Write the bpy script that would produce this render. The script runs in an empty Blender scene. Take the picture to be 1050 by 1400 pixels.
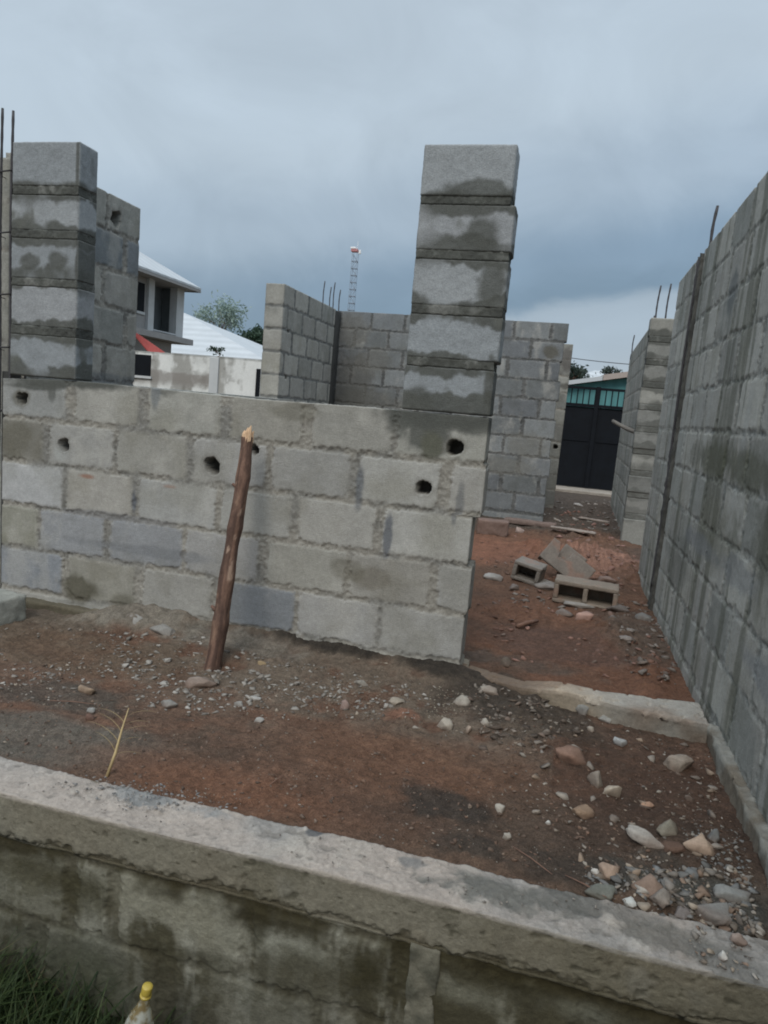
import bpy, bmesh, math, random
import numpy as np
from mathutils import Vector, Matrix

random.seed(7); rng = np.random.default_rng(7)
scene = bpy.context.scene
COL = scene.collection
HZ = 1.26                       # eye height above the soil of the front room; soil is z = 0

# ------------------------------------------------------------------ camera
YAW, PITCH, ROLL, FPX = 0.237387657, 0.144549605, 0.0878961739, 972.294713
def cam_axes():
    cy, sy, cp, sp, cr, sr = math.cos(YAW), math.sin(YAW), math.cos(PITCH), math.sin(PITCH), math.cos(ROLL), math.sin(ROLL)
    fw = np.array([-sy*cp, cy*cp, -sp]); r = np.array([cy, sy, 0.0]); u = np.cross(r, fw)
    return r*cr+u*sr, -r*sr+u*cr, fw
CR, CU, CF = cam_axes()
def ray(x, y): return CF*FPX+CR*(x-525)-CU*(y-700)
def on_y(x, y, Y): d = ray(x, y); return d*Y/d[1]
def on_x(x, y, X): d = ray(x, y); return d*X/d[0]
def on_z(x, y, z=-HZ): d = ray(x, y); return d*z/d[2]
cd = bpy.data.cameras.new('camera'); cam = bpy.data.objects.new('camera', cd); COL.objects.link(cam)
M = Matrix.Identity(4)
for i in range(3): M[i][0], M[i][1], M[i][2] = CR[i], CU[i], -CF[i]
M[2][3] = HZ
cam.matrix_world = M
cd.sensor_fit = 'HORIZONTAL'; cd.sensor_width = 36; cd.lens = FPX/1050*36; cd.clip_start = .05; cd.clip_end = 3000
scene.camera = cam

# ------------------------------------------------------------------ helpers
def S(r, g, b):
    f = lambda c: (c/255/12.92) if c/255 <= .04045 else ((c/255+.055)/1.055)**2.4
    return np.array([f(r), f(g), f(b)])
def _h(ix, iy, iz, s):
    h = (ix.astype(np.int64)*374761393+iy.astype(np.int64)*668265263+iz.astype(np.int64)*1274126177+s*974634777) & 0xffffffff
    h = ((h ^ (h >> 13))*1274126177) & 0xffffffff
    h = ((h ^ (h >> 15))*2246822519) & 0xffffffff
    h ^= h >> 16
    return (h & 0xffffff)/float(0xffffff)
def vn(p, s=0):
    p = np.asarray(p, float); i = np.floor(p); f = p-i; f = f*f*(3-2*f); i = i.astype(np.int64)
    x, y, z = i.T; fx, fy, fz = f.T
    r = 0
    for a in (0, 1):
        for b in (0, 1):
            for c in (0, 1):
                w = (fx if a else 1-fx)*(fy if b else 1-fy)*(fz if c else 1-fz)
                r = r+w*_h(x+a, y+b, z+c, s)
    return r*2-1
def fbm(p, sc=1.0, o=4, s=0, g=.5):
    p = np.asarray(p, float)*sc; r = 0; a = 1; t = 0
    for k in range(o):
        r = r+a*vn(p*(2.03**k)+k*17.3, s+k); t += a; a *= g
    return r/t
def ss(a, b, x): t = np.clip((x-a)/(b-a), 0, 1); return t*t*(3-2*t)
def mixc(a, b, t): return a*(1-t[:, None])+b*t[:, None]
WPOS = {}
def tagged(o, label=None, cat=None, group=None, kind=None):
    if label: o['label'] = label
    if cat: o['category'] = cat
    if group: o['group'] = group
    if kind: o['kind'] = kind
    return o
def thing(name, label, cat, loc=(0, 0, 0), group=None):
    o = bpy.data.objects.new(name, None); COL.objects.link(o); o.empty_display_size = .1
    o.location = (loc[0], loc[1], loc[2]+HZ); WPOS[o.name] = np.array(loc, float)
    return tagged(o, label, cat, group)
def mk(name, V, F, mat, parent=None, col=None, smooth=True, loc=None):
    """V (N,3) in camera-height coordinates; F an (M,4) array or list of faces"""
    V = np.asarray(V, float)
    if parent is not None: off = WPOS[parent.name]
    elif loc is not None: off = np.asarray(loc, float)
    else: off = np.array([0, 0, -HZ])
    me = bpy.data.meshes.new(name); L = V-off
    if isinstance(F, np.ndarray):
        k = F.shape[1]; n = len(F)
        me.vertices.add(len(L)); me.vertices.foreach_set('co', L.astype(np.float32).ravel())
        me.loops.add(n*k); me.loops.foreach_set('vertex_index', F.astype(np.int32).ravel())
        me.polygons.add(n); me.polygons.foreach_set('loop_start', np.arange(0, n*k, k, dtype=np.int32))
        me.polygons.foreach_set('loop_total', np.full(n, k, np.int32))
        me.update(calc_edges=True); me.validate()
    else:
        me.from_pydata([tuple(v) for v in L], [], [tuple(f) for f in F]); me.update()
    if smooth: me.polygons.foreach_set('use_smooth', np.ones(len(me.polygons), bool))
    if col is not None:
        a = me.color_attributes.new('col', 'FLOAT_COLOR', 'POINT')
        c = np.ones((len(V), 4), np.float32); c[:, :3] = np.clip(col, 0, 1); a.data.foreach_set('color', c.ravel())
    if mat: me.materials.append(mat)
    o = bpy.data.objects.new(name, me); COL.objects.link(o)
    if parent is not None: o.parent = parent; WPOS[o.name] = off*0+off
    else: o.location = (off[0], off[1], off[2]+HZ); WPOS[o.name] = off
    return o
def sub(name, V, F, mat, part, **k):      # child of a part (whose own local offset is zero)
    return mk(name, V, F, mat, part, **k)
class MB:
    def __init__(s): s.v = []; s.f = []
    def add(s, v, f):
        n = len(s.v); s.v += [tuple(x) for x in v]; s.f += [tuple(i+n for i in q) for q in f]; return s
    def box(s, x0, x1, y0, y1, z0, z1, b=0.0):
        if b <= 0:
            v = [(x, y, z) for z in (z0, z1) for y in (y0, y1) for x in (x0, x1)]
            return s.add(v, [(0, 2, 3, 1), (4, 5, 7, 6), (0, 1, 5, 4), (2, 6, 7, 3), (0, 4, 6, 2), (1, 3, 7, 5)])
        bm = bmesh.new(); bmesh.ops.create_cube(bm, size=1)
        for q in bm.verts: q.co = ((x0+x1)/2+q.co.x*(x1-x0), (y0+y1)/2+q.co.y*(y1-y0), (z0+z1)/2+q.co.z*(z1-z0))
        bmesh.ops.bevel(bm, geom=list(bm.edges), offset=b, segments=2, affect='EDGES', profile=.5)
        return s.bm(bm)
    def bm(s, bm):
        bm.verts.index_update(); v = [q.co[:] for q in bm.verts]; f = [[w.index for w in q.verts] for q in bm.faces]; bm.free()
        return s.add(v, f)
    def quadbox(s, P, d):                 # quad P (4 points) extruded by d
        P = [np.array(p, float) for p in P]; d = np.array(d, float)
        v = P+[p+d for p in P]
        return s.add(v, [(3, 2, 1, 0), (4, 5, 6, 7), (0, 1, 5, 4), (1, 2, 6, 5), (2, 3, 7, 6), (3, 0, 4, 7)])
    def tube(s, pts, rad, n=8, rough=0.0, seed=0):
        pts = [np.array(p, float) for p in pts]; rad = rad if hasattr(rad, '__len__') else [rad]*len(pts); v = []; f = []
        r0 = np.random.default_rng(seed)
        for i, p in enumerate(pts):
            t = pts[min(i+1, len(pts)-1)]-pts[max(i-1, 0)]; t /= np.linalg.norm(t)+1e-9
            a = np.cross(t, (0.31, .95, 0.02) if abs(t[1]) < .9 else (1, 0, 0)); a /= np.linalg.norm(a); b = np.cross(t, a)
            for k in range(n):
                q = 2*math.pi*k/n; rr = rad[i]*(1+rough*r0.uniform(-1, 1))
                v.append(p+a*math.cos(q)*rr+b*math.sin(q)*rr)
        for i in range(len(pts)-1):
            for k in range(n):
                f.append((i*n+k, i*n+(k+1) % n, (i+1)*n+(k+1) % n, (i+1)*n+k))
        f.append(tuple(range(n-1, -1, -1))); f.append(tuple(range((len(pts)-1)*n, len(pts)*n)))
        return s.add(v, f)
    def build(s, name, mat, parent=None, smooth=False, col=None, loc=None):
        return mk(name, np.array(s.v), s.f, mat, parent, col, smooth, loc)
def gridbox(nx, ny, nz):
    """surface lattice of a box: unit coords (N,3), outward normals (N,3), quads"""
    m = np.zeros((nx+1, ny+1, nz+1), bool)
    m[0] = m[-1] = True; m[:, 0] = m[:, -1] = True; m[:, :, 0] = m[:, :, -1] = True
    idx = np.full(m.shape, -1, np.int64); c = np.argwhere(m); idx[m] = np.arange(len(c))
    Q = []
    def face(a, flip):
        q = np.stack([a[:-1, :-1], a[1:, :-1], a[1:, 1:], a[:-1, 1:]], -1).reshape(-1, 4)
        Q.append(q[:, ::-1] if flip else q)
    face(idx[0], True); face(idx[-1], False)
    face(idx[:, 0], False); face(idx[:, -1], True)
    face(idx[:, :, 0], True); face(idx[:, :, -1], False)
    n = np.zeros((len(c), 3)); d = (nx, ny, nz)
    for k in range(3): n[:, k] = (c[:, k] == d[k])*1.0-(c[:, k] == 0)*1.0
    n /= np.linalg.norm(n, axis=1)[:, None]
    return c/np.array(d, float), n, np.concatenate(Q)

# ------------------------------------------------------------------ materials
def newmat(name):
    m = bpy.data.materials.new(name); m.use_nodes = True; nt = m.node_tree; b = nt.nodes['Principled BSDF']
    return m, nt, b
def N(nt, t, **k):
    n = nt.nodes.new(t)
    for a, v in k.items():
        if a in n.inputs: n.inputs[a].default_value = v
        else: setattr(n, a, v)
    return n
def attr_mat(name, scales=((14, .12), (90, .14)), bump=.35, bscale=160, rough=.93, bdist=.004, spec=.25, attr=True, color=None, stretch=None):
    m, nt, b = newmat(name); L = nt.links.new
    tc = N(nt, 'ShaderNodeTexCoord'); vec = tc.outputs['Object']
    if stretch:
        mp = N(nt, 'ShaderNodeMapping'); mp.inputs['Scale'].default_value = stretch; L(vec, mp.inputs[0]); vec = mp.outputs[0]
    if attr:
        at = N(nt, 'ShaderNodeAttribute', attribute_name='col'); c = at.outputs['Color']
    else:
        rg = N(nt, 'ShaderNodeRGB'); rg.outputs[0].default_value = (*color, 1); c = rg.outputs[0]
    for sc, am in scales:
        no = N(nt, 'ShaderNodeTexNoise', Scale=sc, Detail=5.0, Roughness=.65); L(vec, no.inputs['Vector'])
        mr = N(nt, 'ShaderNodeMapRange'); mr.inputs['From Min'].default_value = .25; mr.inputs['From Max'].default_value = .75
        mr.inputs['To Min'].default_value = 1-am; mr.inputs['To Max'].default_value = 1+am; L(no.outputs['Fac'], mr.inputs[0])
        mx = N(nt, 'ShaderNodeVectorMath', operation='SCALE'); L(c, mx.inputs[0]); L(mr.outputs[0], mx.inputs['Scale']); c = mx.outputs[0]
    L(c, b.inputs['Base Color'])
    b.inputs['Roughness'].default_value = rough; b.inputs['Specular IOR Level'].default_value = spec
    if bump:
        n1 = N(nt, 'ShaderNodeTexNoise', Scale=bscale, Detail=6.0, Roughness=.7); L(vec, n1.inputs['Vector'])
        bp = N(nt, 'ShaderNodeBump', Strength=bump, Distance=bdist); L(n1.outputs['Fac'], bp.inputs['Height']); L(bp.outputs[0], b.inputs['Normal'])
    return m
M_BLOCK = attr_mat('concrete_block', ((9, .10), (55, .13), (170, .20)), .8, 150, bdist=.005)
M_CONC = attr_mat('rough_concrete', ((11, .14), (70, .16), (240, .14)), .7, 120, bdist=.006)
M_SOIL = attr_mat('laterite_soil', ((7, .18), (45, .30), (180, .38)), 1.0, 90, rough=.97, bdist=.016)
M_STONE = attr_mat('stone', ((25, .18), (140, .18)), .6, 120)
M_GRAVEL = attr_mat('gravel', ((60, .15),), .3, 200)
M_BARK = attr_mat('bark', ((9, .25), (30, .35), (120, .35)), 1.0, 45, bdist=.014, attr=False, color=S(128, 101, 88)*.9, stretch=(1, 1, .25))
M_WOODCUT = attr_mat('split_wood', ((40, .2),), .4, 90, attr=False, color=S(214, 180, 146)*.95)
M_STICK = attr_mat('reddish_wood', ((30, .3),), .5, 60, attr=False, color=S(128, 100, 86)*.9)
M_GREYWOOD = attr_mat('grey_wood', ((30, .25),), .5, 60, attr=False, color=S(120, 115, 108)*.9)
M_REBAR = attr_mat('rusty_steel', ((60, .35),), .5, 300, rough=.7, attr=False, color=S(68, 66, 68), spec=.4)
M_DARKCONC_GAP = attr_mat('wet_concrete_and_gap_shade', ((8, .25), (60, .2)), .6, 120, attr=False, color=S(66, 66, 64))
M_PLASTER = attr_mat('stained_plaster', ((2, .1), (30, .1)), .3, 60)
M_BLACK = attr_mat('black_steel_and_openings', ((5, .4),), .1, 80, rough=.7, attr=False, color=S(13, 17, 23), spec=.2)
M_TEAL = attr_mat('teal_sheet', ((3, .12),), .0, 80, rough=.6, attr=False, color=S(92, 146, 148)*.9)
M_ROOF = attr_mat('pale_sheet_roof', ((1.2, .07), (12, .05)), .0, 20, rough=.5, attr=False, color=S(186, 190, 192), spec=.3)
M_TAN = attr_mat('tan_fascia', ((6, .1),), .0, 20, attr=False, color=S(170, 158, 150))
M_HWALL = attr_mat('grey_render', ((2, .12), (20, .1)), .2, 40, attr=False, color=S(150, 148, 146))
M_HWHITE = attr_mat('white_render', ((3, .1),), .2, 40, attr=False, color=S(188, 190, 190))
M_SHADE = attr_mat('shade_toned_wall', ((3, .2),), .0, 40, attr=False, color=S(112, 118, 120))  # wall grey darkened to put the veranda's shade into the colour
M_RED = attr_mat('red_sheet', ((4, .2),), .0, 40, rough=.6, attr=False, color=S(168, 84, 80))
M_MASTRED = attr_mat('mast_red', (), 0, attr=False, color=S(178, 124, 124), rough=.5)  # red paled so the distance haze sits in the colour
M_MASTWHITE = attr_mat('mast_white', (), 0, attr=False, color=S(235, 235, 235), rough=.5)
M_MASTGREY = attr_mat('mast_grey', (), 0, attr=False, color=S(138, 148, 160), rough=.6)  # pale bluish grey, haze painted into the mast's colour
def add_rib_shade(m, scale, amount, axis='Y'):  # rib shading painted into the base colour as darker bands, no relief
    nt = m.node_tree; b = nt.nodes['Principled BSDF']; l0 = b.inputs['Base Color'].links[0].from_socket
    tc = N(nt, 'ShaderNodeTexCoord'); wv = N(nt, 'ShaderNodeTexWave', Scale=scale, Distortion=.0); wv.bands_direction = axis
    nt.links.new(tc.outputs['Object'], wv.inputs['Vector']); mr = N(nt, 'ShaderNodeMapRange'); mr.inputs['To Min'].default_value = 1-amount; mr.inputs['To Max'].default_value = 1.0
    nt.links.new(wv.outputs['Fac'], mr.inputs[0]); sc_ = N(nt, 'ShaderNodeVectorMath', operation='SCALE'); nt.links.new(l0, sc_.inputs[0]); nt.links.new(mr.outputs[0], sc_.inputs['Scale']); nt.links.new(sc_.outputs[0], b.inputs['Base Color'])
add_rib_shade(M_ROOF, .55, .13); add_rib_shade(M_TEAL, 1.2, .15, 'X')
def leaf_mat(name, base, var=.5):
    m, nt, b = newmat(name); L = nt.links.new
    at = N(nt, 'ShaderNodeAttribute', attribute_name='col'); L(at.outputs['Color'], b.inputs['Base Color'])
    b.inputs['Roughness'].default_value = .6; b.inputs['Specular IOR Level'].default_value = .3
    tr = N(nt, 'ShaderNodeBsdfTranslucent'); L(at.outputs['Color'], tr.inputs[0])
    mx = N(nt, 'ShaderNodeMixShader', Fac=.3); L(b.outputs[0], mx.inputs[1]); L(tr.outputs[0], mx.inputs[2])
    L(mx.outputs[0], nt.nodes['Material Output'].inputs[0])
    return m
M_LEAF = leaf_mat('leaf', None)

# ------------------------------------------------------------------ world and light
SUN_EL, SUN_AZ = math.radians(43), math.radians(184)     # azimuth measured clockwise from +Y
w = bpy.data.worlds.new('World'); scene.world = w; w.use_nodes = True
nt = w.node_tree; L = nt.links.new; bg = nt.nodes['Background']
sky = N(nt, 'ShaderNodeTexSky', sky_type='NISHITA'); sky.sun_disc = False; sky.sun_elevation = SUN_EL; sky.sun_rotation = SUN_AZ
sky.air_density = 1.5; sky.dust_density = 3
tc = N(nt, 'ShaderNodeTexCoord'); sep = N(nt, 'ShaderNodeSeparateXYZ'); L(tc.outputs['Generated'], sep.inputs[0])
mp = N(nt, 'ShaderNodeMapping'); mp.inputs['Scale'].default_value = (1, 1, 1.5); L(tc.outputs['Generated'], mp.inputs[0])
n1 = N(nt, 'ShaderNodeTexNoise', Scale=2.2, Detail=7.0, Roughness=.55, Distortion=.3); L(mp.outputs[0], n1.inputs['Vector'])
n2 = N(nt, 'ShaderNodeTexNoise', Scale=5.0, Detail=6.0, Roughness=.55, Distortion=.8); L(mp.outputs[0], n2.inputs['Vector'])
def math_(op, a, b=None, c=None):
    n = N(nt, 'ShaderNodeMath', operation=op)
    for i, v in enumerate((a, b, c)):
        if v is None: continue
        if isinstance(v, (int, float)): n.inputs[i].default_value = v
        else: L(v, n.inputs[i])
    return n.outputs[0]
# cloud deck: brightness against height above the horizon, broken up by two noises
zz = math_('ADD', sep.outputs['Z'], math_('MULTIPLY', math_('SUBTRACT', n1.outputs['Fac'], .5), .10))
zz = math_('ADD', zz, math_('MULTIPLY', math_('SUBTRACT', n2.outputs['Fac'], .5), .05))
zz = math_('ADD', zz, math_('MULTIPLY', sep.outputs['X'], -.20))
ramp = N(nt, 'ShaderNodeValToRGB'); L(zz, ramp.inputs[0]); cr = ramp.color_ramp; cr.interpolation = 'EASE'
stops = [(0, S(166, 178, 189)), (.10, S(153, 168, 182)), (.138, S(150, 165, 179)), (.160, S(113, 135, 155)), (.21, S(121, 142, 162)), (.30, S(154, 170, 185)), (.40, S(172, 186, 198)), (1, S(180, 191, 202))]
while len(cr.elements) < len(stops): cr.elements.new(.5)
for e, (p, c) in zip(cr.elements, stops): e.position = p; e.color = (*c, 1)
zen = N(nt, 'ShaderNodeMapRange'); zen.inputs['From Min'].default_value = .5; zen.inputs['From Max'].default_value = .95
zen.inputs['To Min'].default_value = 1.0; zen.inputs['To Max'].default_value = 2.6; L(sep.outputs['Z'], zen.inputs[0])
wisp = N(nt, 'ShaderNodeMapRange'); wisp.inputs['From Min'].default_value = .3; wisp.inputs['From Max'].default_value = .7
wisp.inputs['To Min'].default_value = .93; wisp.inputs['To Max'].default_value = 1.07; L(n2.outputs['Fac'], wisp.inputs[0])
k = math_('MULTIPLY', zen.outputs[0], wisp.outputs[0])
cl = N(nt, 'ShaderNodeVectorMath', operation='SCALE'); L(ramp.outputs[0], cl.inputs[0]); L(k, cl.inputs['Scale'])
# Background strength is 0.1, so the cloud deck is scaled by ten to sit beside the physical sky
cl2 = N(nt, 'ShaderNodeVectorMath', operation='SCALE'); L(cl.outputs[0], cl2.inputs[0]); cl2.inputs['Scale'].default_value = 10.0
mx = N(nt, 'ShaderNodeMix', data_type='RGBA'); mx.inputs[0].default_value = .93
L(sky.outputs[0], mx.inputs[6]); L(cl2.outputs[0], mx.inputs[7]); L(mx.outputs[2], bg.inputs[0]); bg.inputs[1].default_value = .1
sd = bpy.data.lights.new('sun', 'SUN'); sd.energy = 1.3; sd.angle = math.radians(25); sd.color = (1, .96, .9)
so = bpy.data.objects.new('sun', sd); COL.objects.link(so)
dirv = Vector((math.sin(SUN_AZ)*math.cos(SUN_EL), math.cos(SUN_AZ)*math.cos(SUN_EL), math.sin(SUN_EL)))
so.rotation_euler = dirv.to_track_quat('Z', 'Y').to_euler(); so.location = (0, 0, 30)
scene.view_settings.view_transform = 'Standard'; scene.view_settings.look = 'None'
scene.view_settings.exposure = .28; scene.view_settings.gamma = 1
scene.cycles.pixel_filter_type = 'BLACKMAN_HARRIS'; scene.cycles.filter_width = 1.9

# ------------------------------------------------------------------ ground
def seg(*ab):
    o = [np.array([ab[0][0]])]
    for (a, b, n) in [(ab[i][0], ab[i+1][0], ab[i][1]) for i in range(len(ab)-1)]: o.append(np.linspace(a, b, n+1)[1:])
    return np.concatenate(o)
gx = seg((-600, 8), (-60, 12), (-12, 14), (-4, 20), (-3.1, 420), (.78, 30), (2, 10), (12, 10), (60, 8), (600, 0))
gy = seg((-300, 8), (-10, 10), (0, 14), (1.55, 8), (1.69, 4), (1.74, 330), (3.9, 160), (6.2, 130), (9.2, 90), (15, 30), (30, 16), (120, 10), (900, 0))
GX, GY = np.meshgrid(gx, gy, indexing='ij'); gp = np.stack([GX.ravel(), GY.ravel(), np.zeros(GX.size)], 1)
X, Y = gp[:, 0], gp[:, 1]
near = (X > -6) & (X < 3) & (Y > -2) & (Y < 20)
def blob(px, py, rx, ry, warp=.35, sc=7, seed=3, ang=0.0):
    c = on_z(px, py); dx, dy = X-c[0], Y-c[1]
    if ang: dx, dy = dx*math.cos(ang)+dy*math.sin(ang), -dx*math.sin(ang)+dy*math.cos(ang)
    r = np.sqrt((dx/rx)**2+(dy/ry)**2)
    return r+NB[seed % len(NB)]*warp
NB = [fbm(gp, 7, 4, 11), fbm(gp, 14, 4, 12), fbm(gp, 4, 4, 13), fbm(gp, 25, 3, 14)]
n1 = fbm(gp, 2.2, 5, 1); n2 = fbm(gp, 11, 4, 2); n3 = fbm(gp, 45, 3, 3); n4 = fbm(gp, 1.1, 3, 5)
n5 = fbm(gp, 32, 3, 6); z = -HZ-.006+.012*n1+.010*n2+.008*n3+.006*np.abs(n5)
def mound(px, py, rx, ry, h, rough=.3, seed=0):
    global z
    r = blob(px, py, rx, ry, .5, seed=seed); z = z+h*(1-ss(.0, 1.25, r))*(1+rough*NB[1]+rough*.8*NB[3])
infront = Y < 3.31
# soil and mortar banked up against the foot of the front wall
bank = np.exp(-np.clip(3.3-Y, 0, 9)/.16)*(1-ss(-.42, -.05, X+.06*n2))*(1-ss(3.31, 3.40, Y))
z = z+bank*(.05+.03*ss(-.25, .35, n4))*np.where(X < -1.2, 1, .75)*ss(-2.45, -2.15, X+.1*n2)
mound(190, 858, .40, .12, .045, .5); mound(95, 868, .4, .1, .02, .5)
mound(470, 893, .42, .11, .05, .08); mound(600, 930, .30, .13, .02, .15)
mound(690, 965, .26, .30, .008, 1.0, 1); mound(740, 985, .25, .22, .018, 1.0, 1); lump = (1-ss(.5, 1.2, blob(715, 972, .36, .34, .5, seed=0)))*np.clip(fbm(gp, 13, 3, 15), 0, 1)*.035; z = z+lump
mound(805, 770, .55, .85, .13, .55, 2); mound(735, 745, .3, .5, .05, .5, 2); mound(700, 835, .3, .2, .04, .6, 1)
mound(840, 868, .22, .4, .07, .7, 1); mound(890, 925, .12, .4, .05, .7, 1)
mound(930, 1240, .26, .13, .055, .7, 1); mound(960, 1165, .2, .2, .03, .5, 1)
mound(60, 985, .45, .2, .02, .4, 2); mound(330, 905, .5, .13, .03, .5, 1)
mound(760, 1030, .25, .2, .04, .8, 1); mound(545, 985, .13, .10, .02, .9, 1)
mound(800, 735, .7, 1.0, .07, .8, 3)
z = np.where(Y > 13, -HZ, z)
z = np.where((Y < 1.72) & near, -2.02+.03*n1+.02*n2, z); z = np.where((Y < 1.72) & ~near, -2.02, z)
z = np.where((Y >= 1.72) & ~near, -HZ-.01, z)
# colours are the soil's own: red laterite, brown topsoil, grey cement spill, wet dark mortar
c = mixc(S(112, 89, 74), S(98, 82, 71), ss(-.3, .3, n1)); c = mixc(c, S(120, 88, 71), ss(.0, .45, n4+.4*n2))
c = mixc(c, S(86, 72, 63), ss(.1, .5, n2+.4*n3)*.7)
inside = ss(3.28, 3.45, Y+.05*n2)*ss(-1.2, -1.0, X)
ci = mixc(S(128, 93, 73), S(112, 86, 71), ss(-.3, .35, n1)); ci = mixc(ci, S(138, 96, 74), ss(.1, .5, n4+.3*n2)*.8)
c = c*(1-inside[:, None])+ci*.80*inside[:, None]
def paint(colr, m):
    global c
    c = mixc(c, colr, np.clip(m, 0, 1))
gz = ss(2.3, 2.85, Y+.25*n1+.1*n2)*(Y < 3.35)*(X < .1)*ss(-.55, .1, n2+.5*n1+.2*n3)
paint(S(116, 106, 95), gz*.85)
paint(S(106, 88, 72), (1-ss(.6, 1.3, blob(60, 880, .7, .25, .5, seed=2)))*.7)
paint(S(104, 103, 98), (1-ss(.6, 1.2, blob(40, 1000, .5, .18, .6, seed=2)))*.8)
paint(S(84, 83, 79), (1-ss(.5, 1.3, blob(90, 950, .38, .16, .7, seed=0)))*.7)
paint(S(132, 128, 120), (1-ss(.5, 1.2, blob(190, 858, .42, .14, .5, seed=1)))*.85)
paint(S(128, 124, 117), (1-ss(.5, 1.2, blob(330, 890, .45, .12, .6, seed=1)))*.7)
paint(S(62, 57, 52), (1-ss(.6, 1.05, blob(460, 895, .40, .12, .5, seed=0))))
paint(S(64, 59, 54), (1-ss(.6, 1.05, blob(600, 925, .26, .13, .5, seed=0))))
paint(S(72, 65, 59), (1-ss(.6, 1.15, blob(690, 960, .30, .33, .6, seed=0)))*.95)
paint(S(80, 71, 63), (1-ss(.6, 1.15, blob(760, 990, .25, .22, .6, seed=0)))*.85)
paint(S(62, 57, 53), (1-ss(.6, 1.1, blob(600, 1098, .20, .085, .6, seed=0)))*.95)
paint(S(76, 70, 65), (1-ss(.6, 1.1, blob(630, 1150, .16, .06, .7, seed=1)))*.85)
paint(S(84, 72, 64), (1-ss(.5, 1.3, blob(560, 1125, .30, .10, .8, seed=1)))*.6)
paint(S(142, 98, 78), (1-ss(.5, 1.1, blob(545, 980, .10, .09, .6, seed=1)))*.8)
paint(S(130, 88, 64), (1-ss(.4, 1.4, blob(330, 1080, .5, .16, .5, seed=2)))*.75)
paint(S(128, 90, 66), (1-ss(.4, 1.4, blob(560, 1050, .45, .22, .5, seed=2)))*.6)
paint(S(118, 84, 66), (1-ss(.4, 1.4, blob(480, 1040, .5, .2, .5, seed=2)))*.35)
paint(S(70, 63, 58), (1-ss(.35, 1.25, blob(590, 1095, .21, .10, 1.3, seed=0)+.5*NB[1]))*.9)
paint(S(72, 64, 57), (1-ss(.35, 1.25, blob(640, 1150, .15, .06, 1.4, seed=0)+.5*NB[1]))*.85)
paint(S(82, 64, 54), (1-ss(.5, 1.4, blob(900, 1090, .38, .45, .5, seed=2)))*.75)
paint(S(76, 68, 62), (1-ss(.5, 1.2, blob(840, 1200, .35, .10, .6, seed=1)))*.8)
paint(S(88, 90, 87), (1-ss(.5, 1.2, blob(960, 1230, .24, .16, .6, seed=1)))*.85)
paint(S(156, 114, 98), (1-ss(.5, 1.2, blob(815, 770, .42, .75, .6, seed=1)))*.75)
paint(S(144, 94, 72), (1-ss(.5, 1.3, blob(680, 750, .5, .7, .5, seed=2)))*.6)
paint(S(96, 76, 70), (1-ss(.5, 1.25, blob(760, 880, .5, .35, .5, seed=2)))*.6)
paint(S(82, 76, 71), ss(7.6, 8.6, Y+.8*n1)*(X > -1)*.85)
paint(S(104, 92, 84), (1-ss(.5, 1.3, blob(870, 870, .2, .6, .6, seed=1)))*.7)
paint(S(92, 84, 78), (1-ss(.5, 1.3, blob(700, 905, .4, .12, .6, seed=1)))*.7)
wet = (Y < 1.72); c = np.where(wet[:, None], mixc(S(62, 62, 48), S(84, 76, 58), ss(-.4, .4, n2)), c)
far = ~near; c = np.where(far[:, None], S(104, 96, 80)[None], c)
c = c*(1+.16*n3+.10*n2)[:, None]
c = c*.78+(c.mean(1)*.22)[:, None]*np.array([1.03, 1.0, .97])
c = c*np.array([1.055, .985, .885])*(1+.22*fbm(gp, 70, 2, 8)+.14*fbm(gp, 26, 3, 9))[:, None]
nxg, nyg = len(gx), len(gy); ii = np.arange(nxg*nyg).reshape(nxg, nyg)
gq = np.stack([ii[:-1, :-1], ii[1:, :-1], ii[1:, 1:], ii[:-1, 1:]], -1).reshape(-1, 4)
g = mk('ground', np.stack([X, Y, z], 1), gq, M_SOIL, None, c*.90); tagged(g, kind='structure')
ZG = z.reshape(nxg, nyg)
def gz_at(x, y):
    i = min(max(np.searchsorted(gx, x), 1), nxg-1); j = min(max(np.searchsorted(gy, y), 1), nyg-1)
    a = (x-gx[i-1])/(gx[i]-gx[i-1]); b = (y-gy[j-1])/(gy[j]-gy[j-1])
    return (ZG[i-1, j-1]*(1-a)*(1-b)+ZG[i, j-1]*a*(1-b)+ZG[i-1, j]*(1-a)*b+ZG[i, j]*a*b)
def ground_pt(px, py):
    """where the view ray of a spot on the photo meets the modelled soil"""
    zc = -HZ
    for _ in range(8): p = on_z(px, py, zc); zc = gz_at(p[0], p[1])
    return on_z(px, py, zc)

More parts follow.
